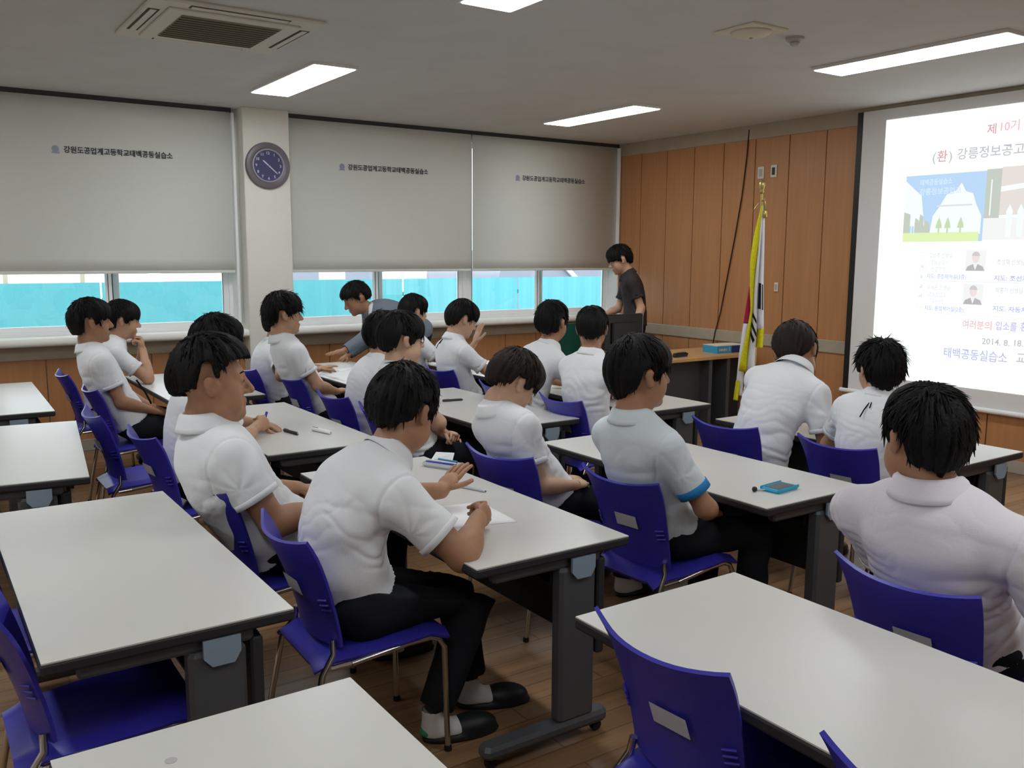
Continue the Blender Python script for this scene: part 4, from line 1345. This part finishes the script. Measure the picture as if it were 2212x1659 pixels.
def person(label, H, pel, yaw, head=(0, 0, 0), cyaw=None, lw=None, rw=None, lp=None, rp=None, lhand='relaxed', rhand='relaxed',
           lfold=None, rfold=None, fat=1.0, hs=1.10, hair=None, shirt='shirt_white', skin='skin_a', h=.007, knees=None, ankles=None, foot_yaw=None,
           sleeve=.62, long_sleeve=False, slouch=.04, seed=1, face=True, arm=1.0, band=None, collar=None, hem=.01, neck=.046, armw=1.0, stand=False, sw=1.0, group='students in white shirts', fold=1.0, thigh=1.0, drop=.012):
    H = np.asarray(H, float); pel = np.asarray(pel, float)
    off = np.array((pel[0], pel[1], 0.0))
    cyaw = yaw if cyaw is None else cyaw
    up = np.array((0, 0, 1.0))
    f = yawv(yaw); l = np.cross(up, f); cf = yawv(cyaw); cl = np.cross(up, cf)
    B = head_frame(*head)
    root = thing('person', label, 'person', tuple(off), group=group)
    NB = H+hs*(B[0]*-.030+B[2]*-.118)              # where the neck meets the skull
    N = NB - unit(.65*unit(NB-pel)+.35*B[2])*neck*hs      # neck base
    ax = unit(N-pel); back = unit(-(f+cf)-ax*(-(f+cf)@ax))
    C = (pel+N)/2+back*slouch*2
    def sp(t): return (1-t)**2*pel+2*t*(1-t)*C+t*t*N
    def spt(t): return unit(2*(1-t)*(C-pel)+2*t*(N-C))
    def frame(t):
        a = spt(t); la = unit(l*(1-t)+cl*t); la = unit(la-a*(la@a)); de = np.cross(la, a)
        return np.array([de, la, a])
    # shoulders and arms
    st = sp(.86); sf = frame(.9)
    shw = .158*sw*(.6+.4*fat)
    S = {1: st+sf[1]*shw+sf[0]*.012-up*drop, -1: st-sf[1]*shw+sf[0]*.012-up*drop}
    u1, u2 = .285*arm, .245*arm
    J = {}
    for sd, wr, pl in ((1, lw, lp), (-1, rw, rp)):
        T = np.asarray(wr, float) if wr is not None else S[sd]+f*.25-up*.38+l*sd*.03
        pole = np.asarray(pl, float) if pl is not None else (l*sd*.6-up*.8-f*.3)
        E, T = ik(S[sd], T, u1, u2, pole)
        J[sd] = (E, T)
    fw = fat
    stations = [(-.02, .170, .128, .10), (.18, .160, .121, .12), (.38, .152, .112, .12), (.58, .164, .116, .12), (.76, .172, .112, .11), (.90, .140, .085, .075)]
    if long_sleeve:
        stations = [(a, b*1.06, c*1.08, d) for a, b, c, d in stations]
    def torso(G, inset, k=.06):
        for t, a, b, c in stations:
            Bf = frame(min(max(t, 0), 1)); belly = (fw-1)*.5
            G.ell(sp(t)+Bf[0]*(.02*belly*(1-abs(t-.3)*2) if t < .8 else 0), (b*fw-inset, a*(.35+.65*fw)-inset, c-inset*.5), Bf, k=k, m=.10)
        for sd in (1, -1):
            G.cone(sp(.95), S[sd], .056-inset*.7, .056*arm-inset*.5, k=.06, m=.08)
            G.cone(N+spt(1)*.02, st+(S[sd]-st)*.62+spt(1)*.006, .046-inset*.6, .048-inset*.6, k=.05, m=.08)
    allp = [H, pel, N, S[1], S[-1], J[1][0], J[1][1], J[-1][0], J[-1][1]]
    lo = np.min(allp, axis=0)-.24; hi = np.max(allp, axis=0)+.24
    # ---------------- body
    G = Grid(lo, hi, h)
    torso(G, .026)
    G.plane(pel-ax*.02, -ax)
    G.cone(N-spt(1)*.03, NB+B[2]*.02*hs, .060*hs*(.6+.4*fat), .053*hs*(.7+.3*fat), k=.04, m=.06)
    head_sdf(G, H, B, hs, fat)
    fm_ = MB()
    for sd, pose, fo in ((1, lhand, lfold), (-1, rhand, rfold)):
        E, T = J[sd]; am = arm*armw*(.45+.55*fat)
        G.cone(S[sd], E, .047*am, .039*am, k=.03)
        G.cone(E, T, .0405*am, .0255*am, k=.02)
        G.ell(E+(T-E)*.28, (.085*arm, .041*am, .038*am), np.array([unit(T-E), unit(np.cross(T-E, (E-S[sd])+.001)), np.cross(unit(T-E), unit(np.cross(T-E, (E-S[sd])+.001)))]), k=.03)
        d = unit(T-E)
        if fo is None:
            dd, bend = d, -up
        else:
            dd, bend = unit(fo[0]), np.asarray(fo[1], float)
        across = np.cross(bend, dd)*sd
        if np.linalg.norm(across) < .1: across = cl*-sd
        add_hand(None, G, T, dd, across, pose, 1.05*arm)
        fingers(fm_, T, dd, across, bend, pose, 1.05*arm)
    V, Fq = G.extract()
    V = relax(V, Fq, 1, .35)
    fm_.v = [v-off for v in fm_.v]
    obj('body', np_mesh('body', V-off, Fq, skin, fm_), None, root)
    if face:
        face_parts(root, off, H, B, hs)
    # ---------------- shirt
    G = Grid(lo, hi, h*1.15)
    torso(G, -.004)
    for sd in (1, -1):
        E, T = J[sd]; am = arm*armw*(.5+.5*fat)
        if long_sleeve:
            G.cone(S[sd], E, .066*am, .056*am, k=.05)
            e2 = E+(T-E)*.93
            G.cone(E, e2, .056*am, .044*am, k=.02, cut=(e2, unit(T-E)))
            G.cone(e2-unit(T-E)*.012, e2+unit(T-E)*.06, .034*am, .034*am, k=.004, mode='s', m=.02)
        else:
            e = S[sd]+(E-S[sd])*sleeve; dr = unit(E-S[sd])
            G.cone(S[sd], e+dr*.05, .062*am, .064*am, k=.05, cut=(e, dr))
            G.cone(e-dr*.02, e+dr*.08, .054*am, .054*am, k=.004, mode='s', m=.02)
    G.plane(pel+frame(0)[2]*hem*1.0, -frame(0)[2])
    V, Fq = G.extract()
    V = relax(V, Fq, 1, .4)
    Nn = normals(V, Fq)
    # cloth folds: warped ridges across the trunk, stronger at the waist, and pulls from the armpits
    rel_ = V-pel; ln = np.linalg.norm(N-pel)
    tt = (rel_@ax)/ln; la = rel_@l; de = rel_@f
    Q = np.stack([la*5, de*5, tt*3+seed*7.3], 1)
    w1 = vnoise(Q); w2 = vnoise(Q*2.3+11)
    ph = tt*ln*66+w1*5.5+w2*1.6+np.abs(la)*10
    ridge = 1-np.abs(np.sin(ph))**.75
    ph2 = tt*ln*30+la*34+w2*2.4+vnoise(Q*1.1+57)*3+seed
    ridge2 = 1-np.abs(np.sin(ph2))**.6
    m1 = np.clip(.30+1.1*vnoise(Q*1.3+31), 0, 1); m2 = np.clip(.15+1.2*vnoise(Q*1.2+83), 0, 1)
    dsp = -ridge*np.clip(1.25-tt*1.3, .10, 1)*m1*.0095 - ridge2*m2*.0062*np.clip(1.35-1.3*tt, .12, 1)
    for sd in (1, -1):
        ap = S[sd]-up*.10
        dv = V-ap; dist = np.linalg.norm(dv, axis=1)
        lean = np.arctan2(dv@unit(up), dv@f*1.0+.001)
        dsp += 0.010*(np.abs(np.sin(lean*3.5+w1*1.2+seed))-.5)*np.exp(-(dist/.15)**2)*np.clip((dist-.05)/.06, 0, 1)
    for sd in (1, -1):          # armhole seam
        dr = unit(J[sd][0]-S[sd]); q = V-S[sd]; along = q@dr
        radial = np.linalg.norm(q-along[:, None]*dr, axis=1)
        side_ = (q@(cl*sd))
        dsp -= .0045*np.exp(-((along*.35+side_*.9-.012)/.006)**2)*(radial < .14)
    dsp += .0055*vnoise(np.stack([la*9, de*9, tt*ln*13+seed], 1))*np.clip(1.2-tt, .3, 1)
    if not long_sleeve:
        for sd in (1, -1):
            e = S[sd]+(J[sd][0]-S[sd])*sleeve; dr = unit(J[sd][0]-S[sd]); q = V-e; al = q@dr
            near = (np.linalg.norm(q-al[:, None]*dr, axis=1) < .10*arm*armw) & (al > -.12)
            dsp = np.where(near, dsp*np.clip(-al/.07-.35, 0, 1), dsp)
    V = V+Nn*(dsp*fold)[:, None]
    V = relax(V, Fq, 1, .12)
    so = obj('jacket' if long_sleeve else 'shirt', np_mesh('shirt', V-off, Fq, shirt), None, root)
    obj('collar', collar_mesh(N+spt(1)*.004, .75*spt(1)+.25*B[2], cf, hs*(.6+.4*fat), off, 1.03), collar or shirt, so, smooth='all')
    if not long_sleeve:
        for sd in (1, -1):
            E, T = J[sd]; am = arm*armw*(.5+.5*fat); e = S[sd]+(E-S[sd])*sleeve; dr = unit(E-S[sd])
            a0 = unit(np.cross(dr, (.3, .5, .8))); a1 = np.cross(dr, a0)
            m = MB(); n = 26
            Vv = []
            wd = .032 if band else .022
            for (r_, t_) in ((.0648, -wd), (.0668, -wd*.92), (.0672, .002), (.061, .003)):
                for k in range(n):
                    a = 2*math.pi*k/n
                    Vv.append(e-off+dr*t_+(a0*math.cos(a)+a1*math.sin(a))*r_*am*1.0)
            m.add(Vv, [(i*n+k, i*n+(k+1) % n, (i+1)*n+(k+1) % n, (i+1)*n+k) for i in range(3) for k in range(n)])
            obj('cuff', m, band if band else shirt, so, smooth='all')
    # ---------------- trousers
    hip = {sd: pel+l*sd*.088*(.7+.3*fat)-up*.02 for sd in (1, -1)}
    if knees is None:
        if stand:
            kn = {sd: hip[sd]+np.array((0, 0, -.42))+f*.02 for sd in (1, -1)}
        else:
            kn = {sd: hip[sd]+yawv(yaw+7*sd)*.42+up*(.50-hip[sd][2]) for sd in (1, -1)}
    else:
        kn = {1: np.asarray(knees[0], float), -1: np.asarray(knees[1], float)}
    if ankles is None:
        an = {sd: np.array((kn[sd][0], kn[sd][1], .10))+(f*-.03 if not stand else f*-.02) for sd in (1, -1)}
    else:
        an = {1: np.asarray(ankles[0], float), -1: np.asarray(ankles[1], float)}
    allp = [pel]+list(kn.values())+list(an.values())
    G = Grid(np.min(allp, axis=0)-.20, np.max(allp, axis=0)+.20, .011)
    Bf = frame(0)
    pf = np.array([f, l, up])
    G.ell(pel-up*.005, (.122*fw, .160*(.4+.6*fw), .105), pf, k=.05, m=.08)
    for sd in (1, -1):
        a_ = .6+.4*fat
        G.cone(hip[sd], kn[sd], .088*a_*thigh, .066*a_, k=.04)
        G.cone(kn[sd], an[sd], .072*a_, .064, k=.03, cut=(an[sd]-up*.0, unit(an[sd]-kn[sd])))
    G.plane(pel+ax*.05, ax)
    V, Fq = G.extract(); V = relax(V, Fq, 1, .4); Nn = normals(V, Fq)
    V = V+Nn*(.006*vnoise(V*14+seed))[:, None]
    obj('trousers', np_mesh('trousers', V-off, Fq, 'trousers'), None, root)
    for sd in (1, -1):
        fy = (foot_yaw[0 if sd > 0 else 1] if foot_yaw else yaw+8*sd)
        p = an[sd]-off
        sk = obj('sock', SHOE['sock'], None, root, (p[0]+.03*math.cos(math.radians(fy)), p[1]+.03*math.sin(math.radians(fy)), 0), math.radians(fy))
        obj('slipper', SHOE['slipper'], None, root, tuple(sk.location), math.radians(fy))
    # ---------------- hair
    hst = dict(hair or {})
    obj('hair', hair_mesh('hair', off, H, B, hs, hst, min(h*.85, .0068)/hs, seed), None, root)
    return dict(root=root, off=off, H=H, B=B, hs=hs, N=N, shirt=so, cf=cf, cl=cl, up=up, spt=spt(1), S=S, J=J)
# ------------------------------------------------------------------ the students
UP = np.array((0, 0, 1.0))
SHORT = dict(vol=1.0, fringe=.045, nape=-.078, rough=.006, lift=.010)
BOWL = dict(vol=1.3, fringe=.018, nape=-.085, rough=.005, lift=.007, side=-.006, top=.004)
THICK = dict(vol=1.5, fringe=.035, nape=-.080, rough=.008, lift=.014, top=.006)
SPIKY = dict(vol=1.2, fringe=.045, nape=-.085, rough=.009, lift=.024, clumps=260)
def hs_(base, **k):
    d = dict(base); d.update(k); return d
def at(p): return np.array(p, float)

P1 = person('student in white shirt writing on paper at the nearest occupied table, black socks-and-slippers feet visible', (1.425, 2.765, 1.165), (1.215, 2.735, .555), 0, (30, 18, 4), cyaw=6,
       rw=(1.625, 2.60, .775), rp=(-.1, -1, -.75), rhand='fist', rfold=((.80, .55, .08), (-.55, .83, -.25)),
       lw=(1.665, 2.93, .80), lp=(0, .9, -.5), lhand='open', lfold=((.75, .30, .45), (.3, .1, -1)),
       fat=1.13, hs=1.10, hair=hs_(THICK, fringe=.03, nape=-.07), skin='skin_b', h=.0056, seed=3, slouch=.11, drop=.03, sleeve=.66, armw=1.16, thigh=1.25, fold=1.5,
       knees=((1.66, 2.86, .53), (1.64, 2.62, .53)), ankles=((1.68, 2.745, .12), (1.455, 2.605, .12)), foot_yaw=(-24, -14), shirt='shirt_white', sw=1.05)
P1['root']['label'] = 'student in white shirt writing on paper at the nearest occupied table, feet visible'
P2 = person('heavy student in white shirt in profile behind the writing student', (.972, 3.455, 1.215), (1.20, 3.45, .56), 0, (-13, 2, 0),
       rw=(1.33, 3.30, .70), rp=(-.5, -.7, -.8), lw=(1.35, 3.62, .70), lp=(-.2, .8, -.8), rhand='fist', lhand='fist',
       fat=1.36, hs=1.20, hair=hs_(THICK, vol=1.9, fringe=.082, nape=-.04, side=.042, len=.7, lift=.008, top=.010), skin='skin_b', h=.0060, seed=5, slouch=.05, sw=1.02, arm=1.04, armw=1.08, neck=.03, drop=.02, fold=1.3)
P3 = person('student half hidden behind the heavy one, fist on the table', (1.335, 4.64, 1.235), (1.19, 4.63, .555), 0, (8, 6, 0),
       rw=(1.545, 4.72, .775), rp=(-.2, -.7, -.9), rhand='fist', rfold=((.8, .55, .1), (-.55, .83, -.25)), lw=(1.6, 4.85, .76), lp=(0, 1, -.5),
       hair=hs_(THICK, vol=1.3), fat=1.06, hs=1.10, skin='skin_a', h=.007, seed=8, slouch=.06, shirt='shirt_white')
P4 = person('student at the far left with hands in his lap and a lanyard', (1.035, 6.44, 1.245), (1.25, 6.40, .555), 0, (2, 0, 0),
       rw=(1.37, 6.30, .64), rp=(-.6, -.5, -.9), lw=(1.40, 6.46, .64), lp=(-.2, .8, -.8), rhand='relaxed', lhand='relaxed',
       hair=hs_(THICK, vol=1.3, fringe=.03), hs=1.10, skin='skin_b', h=.008, seed=11, slouch=.02)
P5 = person('student resting elbows on the table with hands clasped at his mouth', (1.39, 7.30, 1.19), (1.22, 7.27, .555), 0, (-3, 8, 0),
       rw=(1.505, 7.20, .97), rp=(.55, -.45, -1), lw=(1.515, 7.30, .97), lp=(.6, .5, -1), rhand='fist', lhand='fist', rfold=((-.1, .35, 1), (-1, .3, .2)), lfold=((-.1, -.35, 1), (-1, -.3, .2)),
       hair=hs_(BOWL, fringe=.02), hs=1.10, skin='skin_a', h=.008, seed=12, slouch=.06)
P6 = person('student with bowl haircut looking down into his lap', (2.345, 3.43, 1.108), (2.52, 3.37, .55), 6, (-4, 36, 0),
       rw=(2.57, 3.24, .625), rp=(-.15, -.35, -1), lw=(2.59, 3.38, .625), lp=(0, .9, -.6), rhand='grip', lhand='grip', rfold=((.7, .45, -.05), (0, .2, -1)), lfold=((.7, -.4, -.05), (0, -.2, -1)),
       hair=hs_(BOWL, mat='hair_brown', nape=-.06, fringe=.016), hs=1.12, skin='skin_c', h=.0068, seed=14, slouch=.015, fat=.94, neck=.04)
P7 = person('student whose white polo has a blue sleeve band, seen from behind', (2.455, 2.69, 1.225), (2.615, 2.69, .555), 0, (-9, 2, 0),
       rw=(2.76, 2.56, .63), rp=(-.25, -.9, -.6), lw=(2.78, 2.74, .63), lp=(0, .9, -.6),
       hair=hs_(BOWL, vol=1.2, fringe=.03, nape=-.09), hs=1.15, skin='skin_b', shirt='shirt_blue', band='cuff_blue', sleeve=.74, drop=.02, h=.0060, seed=17, slouch=.03, fat=1.04, sw=1.08)
P8 = person('student with black glasses and folded arms', (2.41, 4.68, 1.21), (2.48, 4.67, .555), 0, (-4, 6, 0), cyaw=-6,
       rw=(2.63, 4.70, .63), rp=(.3, -1, -.4), lw=(2.60, 4.52, .65), lp=(.2, 1, -.5), rhand='relaxed', lhand='fist', rfold=((.1, 1, .05), (-.4, 0, -1)), lfold=((.2, -.9, .1), (-.4, 0, -1)),
       hair=hs_(BOWL, vol=1.5, fringe=.020, nape=-.07), hs=1.14, skin='skin_c', h=.007, seed=19, slouch=.04, fat=1.1)
P9 = person('student beside the one with glasses, head partly hidden', (2.585, 5.27, 1.18), (2.46, 5.27, .555), 0, (12, 5, 0),
       rw=(2.85, 5.15, .76), lw=(2.88, 5.40, .76), rp=(0, -1, -.5), lp=(0, 1, -.5), hair=hs_(THICK, vol=1.2), hs=1.10, skin='skin_a', h=.008, seed=21, slouch=.06)
P10 = person('student with tousled hair by the pillar turning to the jacket man', (2.255, 6.20, 1.27), (2.52, 6.17, .56), 0, (-8, 2, 0),
       rw=(2.60, 6.10, .70), rp=(-.5, -.9, -.5), lw=(2.66, 6.62, .80), lp=(.1, .9, -.6), rhand='relaxed', lhand='open', lfold=((.85, .2, .12), (0, 0, -1)), rfold=((.8, .5, 0), (0, 0, -1)),
       hair=hs_(THICK, vol=1.6, lift=.026, rough=.010, fringe=.022, clumps=260), hs=1.12, skin='skin_a', h=.008, seed=23, slouch=.02)
P11 = person('student mostly hidden behind the tousled-haired one', (2.47, 6.90, 1.155), (2.44, 6.89, .555), 0, (10, 10, 0),
       rw=(2.55, 6.55, .74), rp=(-.6, -.9, -.3), lw=(2.85, 7.05, .76), lp=(0, 1, -.5), hair=SHORT, hs=1.06, skin='skin_b', h=.0085, seed=25, slouch=.07)
P12 = person('front student by the window looking down with one hand raised', (3.63, 6.03, 1.195), (3.69, 6.04, .555), 0, (-6, 22, 0),
       rw=(3.94, 5.92, .755), rp=(-.2, -1, -.5), lw=(3.86, 6.22, .98), lp=(.5, .6, -.9), rhand='grip', lhand='open', lfold=((.35, .0, .9), (1, 0, -.2)),
       hair=hs_(BOWL, vol=1.3, fringe=.022, nape=-.08), hs=1.10, skin='skin_c', h=.008, seed=27, slouch=.06, fat=.94)
P13 = person('front student nearly hidden behind the grey jacket', (3.64, 6.85, 1.21), (3.69, 6.85, .555), 0, (5, 8, 0),
       rw=(3.95, 6.75, .76), lw=(3.97, 6.98, .76), rp=(0, -1, -.5), lp=(0, 1, -.5), hair=hs_(BOWL, vol=1.1), hs=1.08, skin='skin_c', h=.0085, seed=29)
P14 = person('front student left of the short-haired one before the monitor', (3.775, 5.05, 1.23), (3.56, 5.06, .56), 0, (24, 2, 0), cyaw=8,
       rw=(3.98, 5.0, .76), rp=(-.1, -1, -.5), lw=(4.0, 5.25, .76), lp=(0, 1, -.5), hair=hs_(THICK, vol=1.0, nape=-.07), hs=1.10, skin='skin_b', h=.008, seed=31, slouch=.06)
P15 = person('front student with close-cropped hair facing the monitor', (3.60, 4.40, 1.24), (3.60, 4.38, .555), 2, (46, 4, 0), cyaw=14,
       rw=(3.97, 4.58, .765), rp=(.1, -1, -.55), lw=(3.95, 4.75, .76), lp=(0, 1, -.5), hair=hs_(SHORT, vol=.7, nape=-.06, side=.012, rough=.004, lift=.006), hs=1.08, skin='skin_b', h=.0075, seed=33, slouch=.055, fat=1.02)
P16 = person('brown-haired student leaning far forward beside the flag', (4.15, 3.27, 1.165), (3.84, 3.25, .56), 0, (24, 40, -12), cyaw=8,
       rw=(4.20, 3.08, .765), rp=(-.3, -.5, -1), lw=(4.36, 3.45, .765), lp=(0, 1, -.6), hair=hs_(BOWL, mat='hair_brown', vol=1.4, nape=-.105), hs=1.2, skin='skin_b', h=.007, seed=35, slouch=.06, fat=1.16, sw=1.15, neck=.015, sleeve=.7)
P17 = person('student with spiky hair and a black collar loop under the screen', (3.94, 2.60, 1.155), (3.89, 2.60, .55), 4, (56, 0, 0), cyaw=10,
       rw=(4.15, 2.52, .72), rp=(0, -.8, -.8), lw=(4.15, 2.72, .74), lp=(0, .9, -.8), hair=hs_(SPIKY, vol=1.3, nape=-.09), hs=1.08, skin='skin_a', h=.007, seed=37, slouch=.05, fat=.93, neck=.02, shirt='shirt_white')
P18 = person('big student in a pale striped shirt at the right edge, seen from behind', (2.43, 1.44, 1.18), (2.62, 1.40, .56), 2, (56, 4, 0), cyaw=2,
       rw=(2.78, 1.08, .70), rp=(-.4, -.6, -1), lw=(2.86, 1.50, .72), lp=(-.3, .6, -1), hair=hs_(SPIKY, vol=1.5, nape=-.085, lift=.012, rough=.010, clumps=320), hs=1.13, skin='skin_b', shirt='shirt_lilac', h=.0055, seed=39, slouch=.03, fat=1.36, sw=1.34, neck=.018, fold=1.5, arm=1.06, sleeve=.72, drop=.045)
P18['root']['label'] = 'big student in a pale lilac-white shirt at the right edge, seen from behind'

# the two adults
PJ = person('man in a grey jacket bending over the table by the windows', (3.375, 7.45, 1.305), (3.98, 7.44, .98), 180, (176, 30, 0),
       lw=(3.13, 7.20, .86), lp=(.2, -.3, -1), rw=(3.38, 7.66, .77), rp=(.4, .5, -1), lhand='open', rhand='relaxed', lfold=((-.9, -.2, -.1), (0, 0, -1)),
       hair=hs_(SHORT, vol=.9, nape=-.06, fringe=.05), hs=1.12, skin='skin_b', shirt='jacket_grey', long_sleeve=True, h=.008, seed=41, slouch=.05, stand=True, fat=1.05, hem=-.22, group='adults', fold=.6, collar='shirt_white',
       ankles=((4.02, 7.34, .10), (4.06, 7.54, .10)))
PB = person('man in a black polo standing behind the teacher desk', (6.42, 7.40, 1.645), (6.54, 7.27, .94), 150, (152, 24, 0),
       lw=(6.40, 7.10, .92), lp=(.6, -.3, -.6), rw=(6.29, 7.52, 1.045), rp=(.3, .3, -1), rhand='relaxed', lhand='relaxed',
       hair=hs_(THICK, vol=1.3, fringe=.02, nape=-.08), hs=1.13, skin='skin_c', shirt='shirt_black', collar='shirt_black', h=.0085, seed=43, slouch=.03, stand=True, group='adults', fold=.5)

# small worn things
def worn_tube(P, name, pts, r, m, parent=None, seg=6):
    return obj(name, MB().tube([np.asarray(p, float)-P['off'] for p in pts], r, seg), m, parent or P['root'], smooth='all')
def hp(P, x, y, z): return P['H']+P['hs']*(P['B'][0]*x+P['B'][1]*y+P['B'][2]*z)
g = None
for sy in (-1, 1):
    ring = [hp(P8, .100-.006*abs(math.cos(a)), sy*.033+.025*math.cos(a), .004+.018*math.sin(a)) for a in np.linspace(0, 2*math.pi, 17)]
    if g is None:
        g = worn_tube(P8, 'glasses', ring, .0022, 'black_plastic')
    else:
        worn_tube(P8, 'lens_rim', ring, .0022, 'black_plastic', g)
    worn_tube(P8, 'temple', [hp(P8, .092, sy*.058, .008), hp(P8, .04, sy*.079, .010), hp(P8, -.01, sy*.082, .006)], .002, 'black_plastic', g)
worn_tube(P8, 'bridge', [hp(P8, .100, -.010, .008), hp(P8, .104, 0, .010), hp(P8, .100, .010, .008)], .0022, 'black_plastic', g)
for P_, L_ in ((P17, .075), (P12, .06)):
    b_ = P_['N']-P_['cf']*.092*P_['hs']
    worn_tube(P_, 'collar_loop', [b_+P_['spt']*.012, b_-P_['spt']*L_*.5-P_['cf']*.028+P_['cl']*.008, b_-P_['spt']*L_-P_['cf']*.036+P_['cl']*.012], .0032, 'strap_black', P_['shirt'])
    worn_tube(P_, 'collar_loop', [b_+P_['spt']*.012-P_['cl']*.004, b_-P_['spt']*L_*.35-P_['cf']*.026-P_['cl']*.014], .0028, 'strap_black', P_['shirt'])
worn_tube(P4, 'lanyard', [(1.265, 6.30, .86), (1.32, 6.31, .77), (1.355, 6.32, .69)], .006, 'strap_black')
worn_tube(P6, 'wristband', [P6['J'][-1][1]+.026*(math.cos(a)*np.array((0, .6, .5))+math.sin(a)*np.array((-.4, .5, -.6))) for a in np.linspace(0, 2*math.pi, 13)], .003, 'strap_black')
tag(obj('blue_pen', MB().tube([(1.60, 4.76, .785), (1.625, 4.785, .835)], .007, 8), 'pen_blue', smooth=True), 'blue pen held upright in the fist behind the heavy student', 'pen')

# green heel patch on the visible sock of the writing student
G_ = Grid((-.10, -.07, 0), (.10, .07, .10), .005)
G_.ell((-.035, 0, .04), (.056, .041, .030), k=.01)
G_.plane((-.005, 0, .055), (.6, 0, .8))
V_, F_ = G_.extract()
for ch in P1['root'].children:
    if ch.name.startswith('sock') and abs(ch.location[1]+P1['off'][1]-2.605) < .08:
        obj('sock_heel', np_mesh('sock_heel', V_, F_, 'sock_green'), None, ch)
